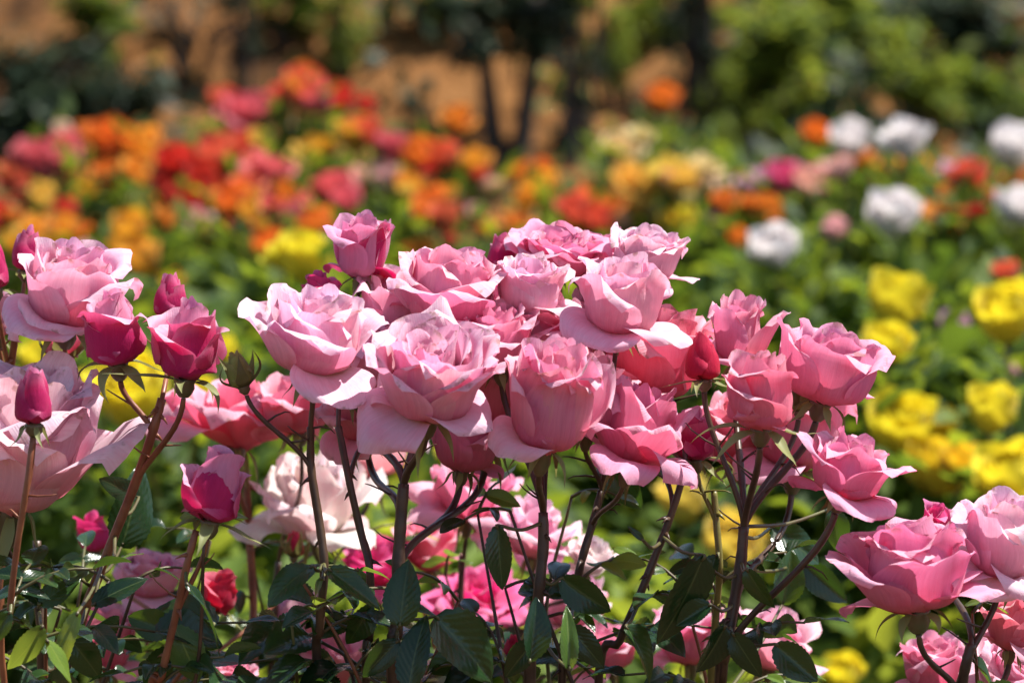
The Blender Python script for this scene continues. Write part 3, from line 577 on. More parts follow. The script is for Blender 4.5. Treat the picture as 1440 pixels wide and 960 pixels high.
# leaves seen singly: spray index, base x,y, tip x,y, distance, facing camera 0..1, depth lean, width, young, flip
PLACED = [
 (5, 440, 796, 358, 842, 2.42, .45, -.01, 1.0, 0), (5, 462, 800, 548, 862, 2.40, .35, -.01, .8, 0), (5, 452, 812, 430, 868, 2.41, .5, 0, 1.0, 1),
 (7, 562, 880, 574, 772, 2.41, .93, .0, 1.25, 0), (7, 575, 968, 590, 846, 2.40, .93, 0, 1.15, 0), (7, 612, 866, 712, 968, 2.41, .85, 0, 1.2, 0),
 (8, 745, 930, 762, 826, 2.39, .8, 0, .75, 0), (8, 800, 940, 800, 838, 2.40, .8, 0, .65, 1), (8, 700, 738, 706, 845, 2.42, .9, 0, .65, 0),
 (8, 790, 812, 868, 872, 2.46, .9, 0, 1.0, 0), (9, 850, 640, 905, 735, 2.60, .9, 0, 1.1, 0), (9, 840, 650, 905, 640, 2.60, .8, 0, 1.1, 0),
 (10, 990, 780, 930, 935, 2.42, .88, 0, 1.0, 0), (11, 1000, 850, 940, 880, 2.42, .7, 0, 1.0, 0), (11, 1020, 880, 980, 960, 2.42, .85, 0, 1.1, 0),
 (11, 1030, 890, 1075, 965, 2.42, .85, 0, 1.1, 0), (11, 1090, 905, 1160, 968, 2.41, .85, 0, 1.1, 0), (11, 1050, 800, 1090, 870, 2.42, .6, 0, .8, 0),
 (11, 1085, 740, 1165, 800, 2.62, .85, 0, 1.1, 0), (11, 1168, 715, 1190, 785, 2.55, .85, 0, .9, 0), (11, 1130, 790, 1200, 860, 2.66, .85, 0, 1.0, 0),
 (11, 1000, 800, 960, 850, 2.44, .4, 0, .8, 1), (11, 1100, 850, 1120, 760, 2.60, .8, 0, .9, 0), (10, 905, 760, 880, 735, 2.44, .6, 0, .7, 0),
 (1, 195, 700, 130, 665, 2.55, .75, 0, 1.1, 0), (1, 170, 770, 215, 640, 2.58, .8, 0, 1.1, 0), (1, 160, 790, 205, 770, 2.46, .4, -.01, .9, 1),
 (1, 130, 850, 215, 800, 2.46, .6, 0, .9, 0), (1, 110, 860, 70, 950, 2.38, .8, 0, .9, 1), (3, 60, 880, 10, 960, 2.36, .7, 0, 1.0, 1), (3, 66, 900, 112, 968, 2.36, .6, 0, 1.0, 1),
 (4, 240, 890, 170, 860, 2.46, .8, 0, 1.3, 0), (4, 236, 910, 200, 985, 2.44, .85, 0, 1.2, 0), (4, 250, 860, 315, 925, 2.46, .9, 0, 1.1, 0), (4, 262, 820, 345, 915, 2.38, .3, 0, .55, 0),
 (4, 245, 880, 290, 970, 2.42, .85, 0, 1.2, 1), (6, 520, 850, 490, 920, 2.48, .85, 0, .9, 0), (6, 520, 840, 500, 790, 2.5, .5, 0, .9, 1),
 (9, 800, 880, 860, 950, 2.44, .85, 0, 1.1, 0), (9, 805, 870, 850, 830, 2.50, .6, 0, 1.0, 0), (8, 752, 900, 700, 960, 2.42, .8, 0, 1.1, 0), (7, 560, 900, 500, 960, 2.44, .8, 0, 1.1, 0),
 (10, 880, 880, 940, 960, 2.44, .8, 0, 1.1, 0), (3, 55, 850, 120, 800, 2.5, .7, 0, 1.0, 0), (3, 55, 850, 20, 790, 2.5, .7, 0, 1.0, 0), (2, 14, 860, -30, 920, 2.38, .6, 0, 1.0, 0),
 (1, 100, 900, 150, 960, 2.44, .8, 0, 1.1, 0), (13, 1362, 925, 1410, 968, 2.46, .5, 0, .9, 0), (12, 1008, 780, 985, 830, 2.5, .6, 0, .9, 0),
]
roots = []
for si, S in enumerate(SPRAYS):
    rng = random.Random(900 + si); pts = [P(*c) for c in S['cane']]
    low = pts[-1]; foot = Vector((low.x * .82 + rng.uniform(-.03, .03), low.y + .12 + rng.uniform(-.05, .05), 0.0))
    S['r'] *= .7; root = link('rose_spray', None); root.location = foot; root.empty_display_size = .05; roots.append((root, pts, rng))
    tag(root, S['label'], 'rose', 'flowering rose canes in the near bed')
    full = pts + [low.lerp(foot, .35) + Vector((0.01, 0.01, 0)), low.lerp(foot, .7), foot - Vector((0, 0, .01))]
    path = catmull(full, 6); mb = MB(); tube(mb, [p - foot for p in path], S['r'], S['r'] * 1.35, 9, rng=rng)
    for k in range(7):     # thorns
        i = rng.randrange(2, len(path) - 3); p = path[i]; t = (path[i + 1] - path[i]).normalized()
        o = t.orthogonal().normalized(); o.rotate(Matrix.Rotation(rng.uniform(0, 6.28), 3, t)); b = p + o * S['r'] * .8
        tube(mb, [b - foot, b + o * .003 + t * .001 - foot, b + o * .0065 + t * .004 - foot], .0019, .0002, 5)
    link('cane', mb.mesh('cane', [S['mat']]), root)
    # canes never end bare: each bloom has its own stalk that meets the cane at a joint
    for (kind, cx, cy, w, h, d, lean, tow, seed, scheme, sep, ji, lab) in S['blooms']:
        near = d < 2.66; nm = 'rosebud' if kind in ('bud',) else 'rose_bloom'
        base, ax, sc, bo = rose(root, nm, kind, cx, cy, w, h, d, lean, tow, seed, scheme, lab, sep, (13, 16) if near else (9, 11))
        top = base - ax * (.185 * sc); J = pts[ji]; K = pts[min(ji + 1, len(pts) - 1)]
        dist = (top - J).length
        chain = pts + [low.lerp(foot, .35)]; jj = ji
        while jj < len(chain) - 2 and chain[jj].z > top.z - max(.03, .8 * abs(chain[jj].x - top.x)): jj += 1
        J, K = chain[jj], chain[jj + 1]; dist = (top - J).length
        upc = (J - K).normalized(); tt = (top - J).normalized()
        b0, b1, b2, b3 = top, top - ax * (dist * .30), J + (upc * .5 + tt * .5) * (dist * .34), J
        sp = [b0 * (1 - t) ** 3 + b1 * 3 * t * (1 - t) ** 2 + b2 * 3 * t * t * (1 - t) + b3 * t ** 3 for t in np.linspace(0, 1, 18)]
        sp = [top + ax * .02 * sc] + sp + [J.lerp(K, .2), J.lerp(K, .45)]
        sm = MB(); rr = max(.0017, S['r'] * (.58 if kind == 'bud' else .68))
        tube(sm, [p - foot for p in sp], rr * .9, rr, 8, rng=rng)
        for k in range(2 if near else 0):     # thin curling bracts on the stalk
            i = rng.randrange(len(sp) // 3, len(sp) - 6); q = sp[i]; dr = Vector((rng.choice((-1, 1)) * rng.uniform(.5, 1), rng.uniform(-.6, .3), rng.uniform(.0, .8))).normalized()
            l = rng.uniform(.012, .026); cu = Vector((0, 0, rng.uniform(-.8, .5)))
            tube(sm, [q - foot, q + dr * l * .4 - foot, q + dr * l * .8 + cu * l * .25 - foot, q + dr * l + cu * l * .6 - foot], .0009, .0003, 5)
        link('stem', sm.mesh('stem', [S['mat']]), root)
for (si, bx, by, tx, ty, d, face, dd, wide, yg, *fl) in PLACED:
    root, pts, rng = roots[si]; b = P(bx, by, d); at = None
    for a, c in zip(pts, pts[1:]):
        for t in np.linspace(0, 1, 8):
            q = a.lerp(c, t); dd_ = (q - b).length
            if at is None or dd_ < at[0]: at = (dd_, q)
    placed_leaf(root, rng, bx, by, tx, ty, d, face, at[1], dd, wide, bool(yg), fl[0] if fl else 1)
for (root, pts, rng), S in zip(roots, SPRAYS):      # fuller leaves lower down each cane, to the foot
    low = pts[-1]; foot = root.location
    for k in range(S['nleaf'] + 3):
        t = (k + rng.random()) / (S['nleaf'] + 3) * .62; at = low.lerp(Vector(foot), t) if t > .08 else pts[-2].lerp(low, .35 + rng.random() * .6)
        an = rng.uniform(0, 6.28); dr = Vector((math.cos(an), math.sin(an) * .8 + .15, rng.uniform(.1, .6)))
        compound_leaf(root, rng, at, dr, rng.uniform(.08, .12), 5, rng.random() < .12, rng.uniform(.042, .058))
    c2 = pts[-3:] if len(pts) > 4 else pts[-2:]
    for k in range(2):        # small leaves among the canes
        i = rng.randrange(len(c2) - 1); at = c2[i].lerp(c2[i + 1], rng.random()); an = rng.uniform(0, 6.28)
        compound_leaf(root, rng, at, Vector((math.cos(an), math.sin(an) * .7, rng.uniform(-.1, .7))), rng.uniform(.045, .07), 5, rng.random() < .3, rng.uniform(.022, .034))
    for k in range(2 if pts[0].y < 2.7 else 1):        # thin young shoots without flowers
        at = low.lerp(Vector(foot), rng.uniform(.02, .2)); e = at + Vector((rng.uniform(-.07, .07), rng.uniform(-.05, .08), rng.uniform(.10, .22)))
        sp = catmull([at, at.lerp(e, .5) + Vector((rng.uniform(-.015, .015), 0, .01)), e], 6); mb = MB(); tube(mb, [p - Vector(foot) for p in sp], .0017, .0010, 6, rng=rng)
        link('shoot', mb.mesh('shoot', [rng.choice((M_CANE, M_CANE_GREEN, M_CANE_RED))]), root)
        for j in (6, 12):
            an = rng.uniform(0, 6.28); compound_leaf(root, rng, sp[j], Vector((math.cos(an), math.sin(an) * .7, rng.uniform(.1, .8))), rng.uniform(.035, .06), 3 if j > 7 else 5, rng.random() < .45, rng.uniform(.018, .032))

# ------------------------------------------------------------------ background rose bushes
def foliage_mesh(seed, n, leaf, mat, shell=.55, clumps=26):
    """leaf-sized folded faces gathered in clumps through a unit dome (radius 1, centre 0)"""
    rng = random.Random(seed); mb_v = []; mb_f = []
    cl = []
    while len(cl) < clumps:
        c = Vector((rng.gauss(0, 1), rng.gauss(0, 1), rng.gauss(.2, 1))).normalized() * rng.uniform(shell, .95); cl.append((c, rng.uniform(.16, .34)))
    for _ in range(n):
        c, r = rng.choice(cl); p = c + Vector((rng.gauss(0, 1), rng.gauss(0, 1), rng.gauss(0, .8))) * r * .6
        if p.length > 1.12: continue
        y = (p.normalized() * .6 + Vector((rng.uniform(-1, 1), rng.uniform(-1, 1), rng.uniform(-.7, .5)))).normalized()
        nn = Vector((rng.uniform(-.7, .7), rng.uniform(-.7, .7), 1)) + p * .5; x = y.cross(nn).normalized(); z = x.cross(y)
        s = leaf * rng.uniform(.7, 1.3); w = s * .33; o = len(mb_v)
        for a, b, h in ((0, 0, 0), (-w * .8, .3 * s, .12 * s), (0, .33 * s, 0), (w * .8, .3 * s, .12 * s), (-w * .75, .65 * s, .06 * s), (0, .68 * s, -.05 * s), (w * .75, .65 * s, .06 * s), (0, s, -.15 * s)):
            mb_v.append(p + x * a + y * b + z * h)
        mb_f += [(o, o + 2, o + 1), (o, o + 3, o + 2), (o + 1, o + 2, o + 5, o + 4), (o + 2, o + 3, o + 6, o + 5), (o + 4, o + 5, o + 7), (o + 5, o + 6, o + 7)]
    return mesh_from('foliage', mb_v, mb_f, [mat])
M_BUSH_L = leaf_material('sunlit_bush_foliage', (0.10, 0.155, 0.025), (0.14, 0.18, 0.05), (0.40, 0.50, 0.05), 0.6, 0.35, False, 0.6)  # lighter yellow-green copy: sunlight put into the leaf colour of the low bloomless bushes
FOL = [foliage_mesh(300 + i, 2600, .15, M_BUSH) for i in range(4)]
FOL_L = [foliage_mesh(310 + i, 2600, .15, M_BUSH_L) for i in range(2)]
def far_bloom_mesh(seed, kind, n):
    pets = make_petals(kind, seed, 'pink', 7, 8, n); v = np.concatenate([p[0] for p in pets]); F = grid_faces(8, 7); f = []
    ts = np.concatenate([np.full(len(p[0]), p[4]) for p in pets]); V = np.concatenate([p[1][:, 1] for p in pets])
    for k in range(len(pets)): f += [tuple(i + k * 56 for i in q) for q in F]
    v = v / (v[:, 0].max() - v[:, 0].min()); v[:, 2] -= v[:, 2].mean()
    tint = np.stack([.95 + .07 * V, .90 + .12 * V, .90 + .12 * V], -1)
    uv = np.concatenate([p[1] for p in pets])
    return mesh_from('rose_bloom', v, f, [M_PETAL_FAR], uvs=uv, attrs={'col_in': tint})
FARB = [far_bloom_mesh(400 + i, k, n) for i, (k, n) in enumerate((('ball', 34), ('ball', 32), ('open', 24), ('ball', 30)))]
C_ = dict(red=(.72, .08, .05), coral=(.80, .19, .10), rose=(.78, .20, .21), orange=(.82, .30, .05), gold=(.84, .46, .06), yellow=(.86, .64, .14),
          lemon=(.88, .80, .06), amber=(.87, .70, .05), white=(.88, .87, .84), lilac=(.78, .48, .62), magenta=(.74, .15, .29), blush=(.86, .58, .50), cream=(.88, .72, .36))
# bush: label, bush x px, distance, blooms [(x, y, width px, colour), ...]
BUSHES = [
 ('tall rose bush with rose red blooms standing above the coral ones', 385, 7.3, [(340, 168, 78, 'rose'), (316, 150, 52, 'coral'), (366, 152, 46, 'rose'), (430, 138, 66, 'coral'), (472, 150, 58, 'red'), (415, 116, 42, 'coral'), (448, 148, 50, 'rose')]),
 ('rose bush with soft orange blooms at the edge of the dark shrub', 165, 7.1, [(148, 208, 78, 'orange'), (180, 204, 44, 'orange'), (205, 216, 70, 'gold'), (150, 252, 50, 'orange'), (225, 300, 42, 'orange'), (128, 196, 40, 'orange')]),
 ('rose bush with coral pink blooms beside the soft orange ones', 60, 6.9, [(55, 236, 78, 'rose'), (92, 228, 58, 'rose'), (20, 256, 62, 'coral'), (96, 248, 46, 'coral'), (8, 312, 66, 'red'), (88, 306, 52, 'red'), (36, 222, 44, 'rose'), (30, 330, 46, 'coral')]),
 ('rose bush with small yellow blooms under the coral pink ones', 70, 6.2, [(58, 282, 46, 'yellow'), (60, 338, 78, 'gold'), (90, 330, 52, 'gold'), (24, 350, 46, 'gold')]),
 ('rose bush with a dense bank of scarlet blooms', 265, 6.7, [(250, 246, 76, 'red'), (268, 290, 72, 'red'), (238, 270, 56, 'red'), (306, 228, 76, 'coral'), (350, 216, 62, 'red'), (272, 330, 58, 'coral'), (280, 258, 56, 'red'), (324, 216, 50, 'coral')]),
 ('rose bush with yellow orange blooms below the scarlet bank', 190, 6.1, [(180, 330, 62, 'gold'), (200, 370, 62, 'gold'), (168, 356, 46, 'gold'), (230, 312, 40, 'orange')]),
 ('rose bush with dusty pink blooms between scarlet and yellow ones', 385, 6.5, [(380, 252, 72, 'rose'), (345, 268, 52, 'coral'), (392, 302, 66, 'rose'), (342, 322, 62, 'coral'), (424, 300, 52, 'rose'), (360, 236, 50, 'coral')]),
 ('rose bush with amber blooms among the dusty pink ones', 370, 6.0, [(328, 292, 60, 'orange'), (374, 352, 56, 'orange'), (446, 320, 52, 'orange'), (350, 284, 44, 'gold')]),
 ('rose bush with clear yellow blooms rising behind the crimson ones', 465, 7.0, [(430, 226, 56, 'yellow'), (500, 196, 62, 'gold'), (560, 330, 42, 'gold')]),
 ('rose bush with crimson pink blooms under the clear yellow ones', 475, 6.6, [(460, 270, 52, 'rose'), (490, 286, 46, 'rose'), (478, 258, 36, 'rose')]),
 ('rose bush with mixed salmon and apricot blooms before bare soil', 590, 6.9, [(645, 176, 54, 'orange'), (552, 214, 54, 'rose'), (590, 226, 58, 'orange'), (626, 226, 52, 'coral'), (670, 236, 52, 'gold'), (545, 262, 60, 'blush'), (578, 266, 50, 'gold'), (606, 240, 36, 'red')]),
 ('rose bush with burnt orange blooms below the salmon ones', 640, 6.3, [(612, 292, 56, 'orange'), (626, 312, 52, 'coral'), (598, 300, 40, 'orange'), (682, 322, 42, 'orange'), (725, 320, 46, 'orange'), (590, 362, 50, 'orange')]),
 ('rose bush with loose golden blooms at the foot of the dark trunks', 770, 6.9, [(758, 272, 60, 'gold'), (740, 286, 40, 'gold'), (775, 262, 40, 'orange'), (800, 300, 44, 'orange')]),
 ('rose bush with pale yellow and apricot blooms near bare soil', 870, 6.7, [(870, 216, 62, 'cream'), (880, 266, 70, 'yellow'), (850, 300, 60, 'orange'), (810, 300, 56, 'coral'), (840, 314, 52, 'coral'), (895, 286, 50, 'cream'), (826, 282, 44, 'orange')]),
 ('rose bush with creamy yellow blooms and one pink flushed bloom', 965, 6.6, [(940, 252, 60, 'yellow'), (985, 250, 66, 'cream'), (1002, 266, 40, 'blush'), (962, 262, 56, 'yellow'), (955, 318, 50, 'amber'), (912, 262, 44, 'yellow')]),
 ('slender rose bush with one vivid orange bloom held high', 932, 7.6, [(930, 147, 54, 'orange')]),
 ('rose bush with magenta pink blooms next to the orange ones', 1100, 6.8, [(1062, 266, 48, 'lilac'), (1102, 264, 70, 'magenta'), (1150, 256, 52, 'magenta'), (1128, 272, 52, 'rose'), (1040, 322, 32, 'red'), (1080, 256, 44, 'lilac')]),
 ('rose bush with deep orange blooms in front of the magenta ones', 1060, 6.3, [(1020, 290, 46, 'orange'), (1076, 300, 52, 'orange'), (1050, 292, 34, 'orange')]),
 ('slim rose bush with a single round orange bloom beside a white one', 1150, 7.2, [(1146, 196, 48, 'orange')]),
 ('rose bush with two white blooms before the lime shrub', 1240, 6.6, [(1198, 204, 62, 'white'), (1275, 204, 72, 'white'), (1180, 242, 44, 'blush')]),
 ('rose bush with white blooms growing beyond the scarlet orange ones', 1425, 6.2, [(1422, 213, 78, 'white'), (1428, 298, 72, 'white')]),
 ('rose bush with muted orange blooms between the white ones', 1260, 6.9, [(1214, 234, 42, 'orange'), (1292, 246, 46, 'gold'), (1250, 240, 40, 'gold')]),
 ('rose bush with scarlet orange blooms and a lilac one', 1360, 6.4, [(1364, 250, 52, 'coral'), (1336, 246, 40, 'lilac'), (1330, 312, 56, 'orange'), (1376, 306, 36, 'red'), (1428, 256, 40, 'coral'), (1300, 300, 36, 'orange')]),
 ('low rose bush with one white bloom above bare green leaves', 1250, 5.7, [(1255, 311, 80, 'white')]),
 ('low rose bush with a white and a small pink bloom', 1110, 5.7, [(1090, 358, 74, 'white'), (1172, 326, 40, 'blush')]),
 ('leafy rose bush with a small coral bloom and a lilac one', 1390, 5.2, [(1415, 390, 42, 'coral'), (1340, 466, 50, 'lilac'), (1442, 530, 44, 'lilac')]),
 ('leafy rose bush with large lemon yellow blooms and golden ones', 1290, 4.5, [(1258, 434, 100, 'lemon'), (1246, 496, 78, 'lemon'), (1262, 612, 108, 'lemon'), (1326, 600, 50, 'amber'), (1312, 668, 98, 'amber'), (1350, 660, 70, 'amber')]),
 ('leafy rose bush with lemon yellow blooms next to the coral bloom', 1420, 4.3, [(1414, 453, 96, 'lemon'), (1394, 584, 82, 'lemon'), (1424, 686, 118, 'lemon')]),
 ('rose bush with one broad pale lemon bloom under the tallest pink rose', 440, 4.8, [(430, 372, 88, 'lemon'), (400, 366, 50, 'lemon')]),
 ('rose bush with lemon blooms glowing behind the crimson buds', 180, 4.5, [(190, 565, 118, 'lemon'), (60, 512, 66, 'lemon'), (278, 570, 80, 'lemon'), (150, 540, 60, 'lemon'), (220, 590, 60, 'amber'), (312, 498, 46, 'lemon')]),
 ('rose bush with yellow blooms glimpsed between the central dark canes', 620, 4.4, [(646, 660, 76, 'lemon'), (575, 668, 46, 'amber')]),
 ('rose bush with soft yellow blooms behind the olive cane', 1000, 4.3, [(962, 712, 82, 'yellow'), (1022, 772, 92, 'yellow'), (1060, 770, 50, 'yellow'), (1185, 955, 66, 'lemon')]),
 ('low yellow green rose bush without blooms behind the forked dark cane', 830, 4.0, []),
 ('low yellow green rose bush without blooms behind the plump crimson bud', 400, 4.01, []),
 ('low yellow green rose bush without blooms behind the wide fan of stalks', 1180, 3.95, []),
 ('green rose bush without open blooms behind the huge peach bloom', 20, 4.9, []),
 ('green rose bush without open blooms under the burnt orange roses', 640, 5.6, []),
 ('green rose bush without open blooms under the pale yellow roses', 900, 5.7, []),
 ('green rose bush without open blooms beyond the pale lemon bloom', 420, 5.7, []),
 ('green rose bush without open blooms under the yellow orange roses', 120, 5.6, []),
 ('green rose bush without open blooms beyond the lemon yellow roses at the bed edge', 1480, 5.0, []),
]
# the beds go on past the frame on both sides
ends = [('past the coral pink bush', -130, 6.8, 235), ('past the small yellow blooms', -150, 6.1, 330), ('past the lemon blooms behind the crimson buds', -160, 4.6, 540), ('past the bloomless bush behind the peach bloom', -230, 5.3, 420),
        ('past the scarlet orange bush', 1570, 6.8, 230), ('past the white roses', 1600, 6.0, 310), ('past the lemon yellow bush by the coral bloom', 1610, 4.6, 470), ('past the bloomless bush at the bed edge', 1690, 5.3, 400)]
for i, (where, x, d, y) in enumerate(ends):
    r_ = random.Random(i); k = ('coral', 'gold', 'lemon', 'orange', 'white', 'magenta', 'yellow', 'rose')[i]
    BUSHES.append(('rose bush with %s blooms %s' % ({'lemon': 'lemon yellow', 'gold': 'golden', 'rose': 'rose pink'}.get(k, k), where), x, d,
                   [(x + r_.uniform(-90, 90), y + r_.uniform(-10, 90), r_.uniform(50, 80) * 6 / d, k) for _ in range(6)]))
TOPY = {4.0: 730, 4.01: 730, 3.95: 760, 4.9: 560, 4.8: 540, 5.6: 440, 5.7: 430, 5.0: 480}
for bi, (lab, bx, bd, fl) in enumerate(BUSHES):
    rng = random.Random(500 + bi); c = P(bx, 480, bd)
    topz = max([P(x, y, bd).z for x, y, w, k in fl]) if fl else P(bx, TOPY.get(bd, 480), bd).z
    root = link('rose_bush', None); root.location = (c.x, c.y, 0)
    tag(root, lab, 'rose bush', 'rose bushes in the rear beds')
    xs_ = [P(x, y, bd).x for x, y, w, k in fl] or [c.x]; half = max(.22, min(.34, (max(xs_) - min(xs_)) / 2 + .08)) if bd > 5.9 else .36
    zl = min([P(x, y, bd).z for x, y, w, k in fl]) if fl else topz
    ftop = min(topz - .06, zl + (.10 if bd < 5.9 else .03)) if fl else topz; hz = min(.42, ftop * .36); cz = ftop - hz * .95
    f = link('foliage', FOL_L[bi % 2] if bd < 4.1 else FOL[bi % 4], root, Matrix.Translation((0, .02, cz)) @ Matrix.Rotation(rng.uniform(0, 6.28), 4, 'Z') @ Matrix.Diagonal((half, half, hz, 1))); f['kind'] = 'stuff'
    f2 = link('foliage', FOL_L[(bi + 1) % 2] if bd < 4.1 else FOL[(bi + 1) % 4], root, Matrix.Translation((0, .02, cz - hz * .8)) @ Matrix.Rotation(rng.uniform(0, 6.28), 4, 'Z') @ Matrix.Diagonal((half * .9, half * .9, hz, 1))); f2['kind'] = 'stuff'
    for k in range(4):
        a = k * 1.57 + rng.random(); mb = MB(); tube(mb, catmull([(math.cos(a) * .04, math.sin(a) * .04, -.01), (math.cos(a) * .08, math.sin(a) * .08, cz * .6), (math.cos(a) * half * .5, math.sin(a) * half * .5, cz + hz * .4)], 4), .008, .004, 6)
        link('cane', mb.mesh('cane', [M_CANE]), root)
    if bd > 5.9:        # smaller blooms crowding round the large ones
        fl = fl + [(x + rng.uniform(-48, 48), y + rng.uniform(-22, 40), w * rng.uniform(.45, .8), rng.choice((k, k, k, 'gold', 'yellow', 'coral', 'blush', 'orange'))) for x, y, w, k in fl + fl if k != 'white' and len(fl) > 2 and rng.random() < .55]
    for (x, y, w, k) in fl:
        d = bd
        for _ in range(3):
            q = P(x, y, d) - root.location; e2 = 1 - (q.x / (half * 1.12)) ** 2 - ((q.z - cz) / (hz * 1.12)) ** 2
            d = bd - half * 1.12 * math.sqrt(max(0, e2)) - .03
        d += rng.uniform(-.06, .02)
        d -= .05 if bd < 5 else 0
        p = P(x, y, d); s = w * d / FPX * (1.0 if bd < 5.9 else .96)
        m = Matrix.Translation(p - root.location) @ axis_matrix(rng.uniform(-16, 16), rng.uniform(8, 38), rng.uniform(0, 6.28)) @ Matrix.Diagonal((s, s, s * 1.3, 1))
        b = link('rose_bloom', FARB[rng.randrange(4) if w < 80 else rng.randrange(2)], root, m); j = rng.uniform(.92, 1.06); q = C_[k]; g1 = rng.uniform(.88, 1.12); b.color = (q[0] * j, q[1] * g1, q[2], 1) if k not in ('white', 'lemon') else (*q, 1)
        mb = MB(); e = Vector((rng.uniform(-.4, .4) * half, 0.0, max(.2, cz + rng.uniform(-.1, .1)))); st = p - root.location - Vector((0, 0, .25 * s))
        sp = catmull([st, st.lerp(e, .4) + Vector((0, .02, -.02)), e], 6); tube(mb, sp, .0028, .0035, 5)
        for t in range(1, 11):        # leaves on the flower stalk
            q = sp[min(t, len(sp) - 2)]; dr = Vector((rng.uniform(-1, 1), rng.uniform(-1, .6), rng.uniform(-.2, .7))).normalized(); sd = dr.cross(Vector((rng.uniform(-.4, .4), rng.uniform(-.4, .4), 1))).normalized()
            for s_ in (0, 1, 2):
                q2 = q + dr * .03 * (s_ + .5) + sd * .02 * (s_ - 1); l = rng.uniform(.035, .055)
                mb.add([q2, q2 + dr * l * .5 + sd * l * .28, q2 + dr * l, q2 + dr * l * .5 - sd * l * .28], [(0, 1, 2), (0, 2, 3)], 1)
        link('stem', mb.mesh('stem', [M_CANE_GREEN, M_BUSH]), root)

# ------------------------------------------------------------------ shrubs and young trees on the bank
FOL_D = [foliage_mesh(330 + i, 900, .17, M_BUSH_D, .15, 10 + i) for i in range(4)]
FOL_Y = [foliage_mesh(340 + i, 620, .24, M_BUSH_Y, .2, 9 + i) for i in range(4)]
FOL_G = [foliage_mesh(350 + i, 700, .22, M_BUSH, .2, 10 + i) for i in range(3)]
def on_bank(px, py):
    d = 7.0
    while d < 13:
        p = P(px, py, d)
        if p.z <= bank_z(p.x, p.y) : return p, d
        d += .02
    return P(px, py, 13), 13
# label, name, kind, base x, base y, width px, height px
SHRUBS = [
 ('dark evergreen shrub on the bank behind the soft orange roses', 'dark_shrub', 'd', 70, 215, 260, 190),
 ('small dark shrub on the bank beside the tall rose red blooms', 'dark_shrub', 'd', 180, 200, 130, 120),
 ('dark leafy sapling with a double trunk on the bank above the salmon roses', 'dark_sapling', 't', 715, 225, 210, 260),
 ('dark shrub with low spreading leaves on the bank above the golden roses', 'dark_shrub', 'd', 805, 215, 80, 70),
 ('thin dark stemmed sapling on the bank behind the vivid orange bloom', 'dark_sapling', 't', 965, 160, 90, 160),
 ('dark shrub at the top of the bank beyond the white roses', 'dark_shrub', 'd', 1375, 110, 230, 150),
 ('small bright green shrub on bare soil above the rose red blooms', 'green_shrub', 'y', 488, 115, 80, 130),
 ('wide lime green shrub on the bank above the magenta roses', 'green_shrub', 'y', 1075, 165, 200, 170),
 ('sparse lime shrub on the bank behind the single round orange bloom', 'green_shrub', 'y', 1130, 215, 150, 110),
 ('lime green shrub on the bank beyond the two white blooms', 'green_shrub', 'y', 1275, 175, 150, 130),
 ('thin yellow green shrub on the bank above the pale yellow roses', 'green_shrub', 'y', 862, 150, 70, 130),
 ('narrow green shrub on the bank by the creamy yellow roses', 'green_shrub', 'y', 1015, 225, 70, 130),
 ('dry brown twiggy shrub on the bank above the scarlet roses', 'twiggy_shrub', 'w', 270, 140, 170, 170),
 ('tall thin dark stems rising from the bank above the scarlet roses', 'dark_sapling', 's', 345, 170, 90, 330),
 ('tall thin dark stems rising from the bank above the loose golden roses', 'dark_sapling', 's', 800, 235, 120, 380),
 ('tall thin dark stems rising from the bank above the creamy yellow roses', 'dark_sapling', 's', 985, 200, 90, 340),
 ('olive leafed shrub on the bank between the dark saplings', 'green_shrub', 'g', 770, 60, 120, 110),
 ('olive leafed shrub high on the bank above the vivid orange bloom', 'green_shrub', 'y', 910, 70, 110, 120),
 ('olive leafed shrub high on the bank above the lime shrubs', 'green_shrub', 'y', 1180, 80, 150, 130),
 ('green shrub on the bank behind the scarlet orange roses', 'green_shrub', 'g', 1390, 200, 130, 120),
 ('green shrub on the bank beside the dry twiggy shrub', 'green_shrub', 'g', 400, 60, 120, 100),
 ('grey green shrub high above the dark evergreen shrub', 'green_shrub', 'g', 130, 70, 150, 90),
 ('dark creeping shrub at the top of the bank above the lone green shrub', 'dark_shrub', 'd', 610, 45, 150, 70),
]
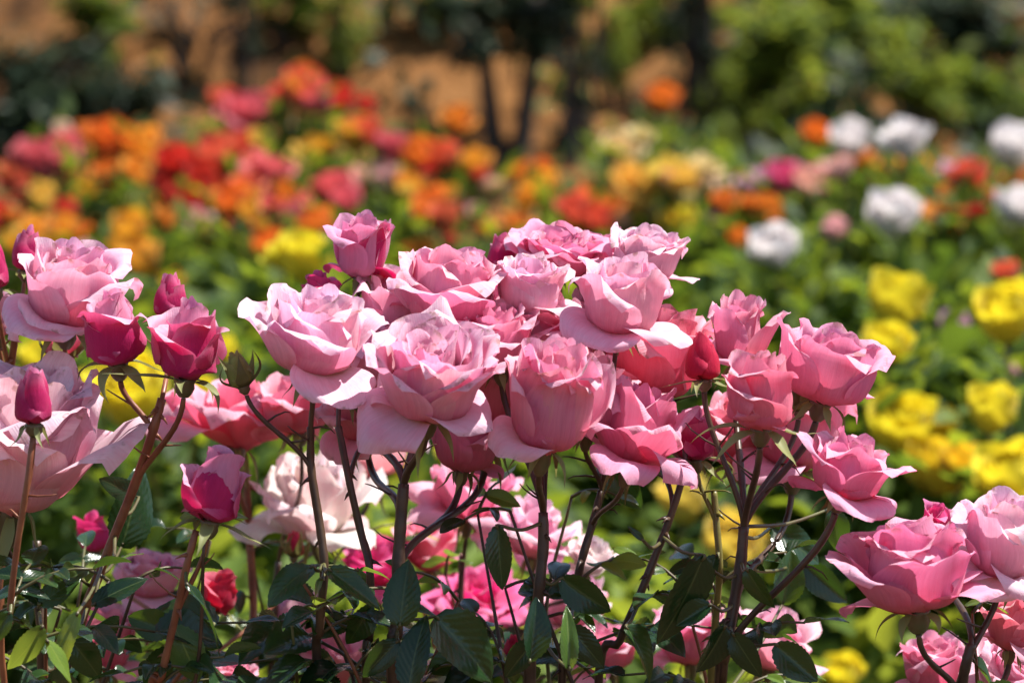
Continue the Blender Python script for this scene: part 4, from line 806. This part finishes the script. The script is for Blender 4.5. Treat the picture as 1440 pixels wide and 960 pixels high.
for i, (lab, nm, kd, bx, by, w, h) in enumerate(SHRUBS):
    rng = random.Random(700 + i); p, d = on_bank(bx, by); ww = w * d / FPX; hh = h * d / FPX
    root = link(nm, None); root.location = p; tag(root, lab, 'tree' if kd in 'ts' else 'shrub', 'shrubs and saplings on the earth bank')
    ns = {'t': 2, 'w': 7, 's': 3}.get(kd, 4)
    for k in range(ns):
        a = rng.uniform(0, 6.28); e = Vector((math.cos(a) * ww * .3, math.sin(a) * ww * .3, hh * rng.uniform(.7, .95))); r = .02 if kd == 't' else .008
        if kd == 's': e = Vector(((k - 1) * ww * .4 + rng.uniform(-.05, .05), 0, hh * rng.uniform(.8, 1))); r = rng.uniform(.010, .02)
        if kd == 't': e = Vector(((k - .5) * ww * .35, 0, hh * .9)); r = .035 * ww / .4
        mb = MB(); tube(mb, catmull([(0.3 * e.x * (1 if kd == 't' else 0), 0, -.08), Vector((e.x * .4 + rng.uniform(-.04, .04), e.y * .4, hh * .4)), e], 5), r, r * .4, 7)
        link('trunk', mb.mesh('trunk', [M_BARK]), root)
    if kd == 'w':
        for k in range(22):
            a = rng.uniform(0, 6.28); b0 = Vector((math.cos(a) * ww * .12, math.sin(a) * ww * .1, hh * rng.uniform(.2, .6))); e = b0 + Vector((math.cos(a) * ww * .35, math.sin(a) * .1, hh * rng.uniform(-.1, .35)))
            mb = MB(); tube(mb, catmull([b0, b0.lerp(e, .5) + Vector((0, 0, .04)), e], 3), .006, .002, 5); link('twig', mb.mesh('twig', [M_BARK]), root)
    lib = {'y': FOL_Y, 'g': FOL_G}.get(kd, FOL_D); zc = .62 if kd == 't' else .52
    if kd == 't':
        parts = [((-.15, .72), (.40, .30)), ((.25, .60), (.28, .26)), ((0, .9), (.45, .2))]
    elif kd == 's': parts = [((rng.uniform(-.4, .4), zz), (rng.uniform(.3, .6), rng.uniform(.08, .14))) for zz in (.35, .55, .75, .95)]
    elif kd == 'w': parts = [((-.25, .5), (.2, .14)), ((.3, .75), (.16, .12))]
    else: parts = [((0, .52), (.5, .5)), ((rng.uniform(-.3, .3), .35), (.4, .34))]
    for (ox, oz), (rx, rz) in parts:
        q = link('crown', rng.choice(lib), root, Matrix.Translation((ox * ww, 0, oz * hh)) @ Matrix.Rotation(rng.uniform(0, 6.28), 4, 'Z') @ Matrix.Diagonal((rx * ww, rx * ww, rz * hh, 1))); q['kind'] = 'stuff'

# low weeds and dry tufts scattered over the bank, too many and too small to count
rng = random.Random(77); wv = []; wf = []; wm = []
for _ in range(800):
    x, y = rng.choice((rng.uniform(-4, 4), rng.uniform(.5, 3.5))), rng.uniform(8.2, 13.5); n = rng.randrange(14, 40); r = rng.uniform(.05, .2); mi = rng.choice((0, 0, 1, 2)) if x > .6 else rng.choice((0, 0, 0, 0, 1, 2))
    for k in range(n):
        p = Vector((x + rng.gauss(0, r * .6), y + rng.gauss(0, r * .6), 0)); p.z = bank_z(p.x, p.y) + rng.uniform(0, r * .9)
        dr = Vector((rng.uniform(-1, 1), rng.uniform(-1, 1), rng.uniform(-.1, 1))).normalized(); sd = dr.orthogonal().normalized(); l = rng.uniform(.04, .08); o = len(wv)
        wv += [p, p + dr * l * .5 + sd * l * .3, p + dr * l, p + dr * l * .5 - sd * l * .3]; wf += [(o, o + 1, o + 2), (o, o + 2, o + 3)]; wm += [mi, mi]
tag(link('ground_cover', mesh_from('ground_cover', wv, wf, [M_BUSH_D, M_BUSH_Y, M_BUSH], midx=wm)), 'low weeds and leaf tufts scattered over the earth bank', 'ground cover', kind='stuff')
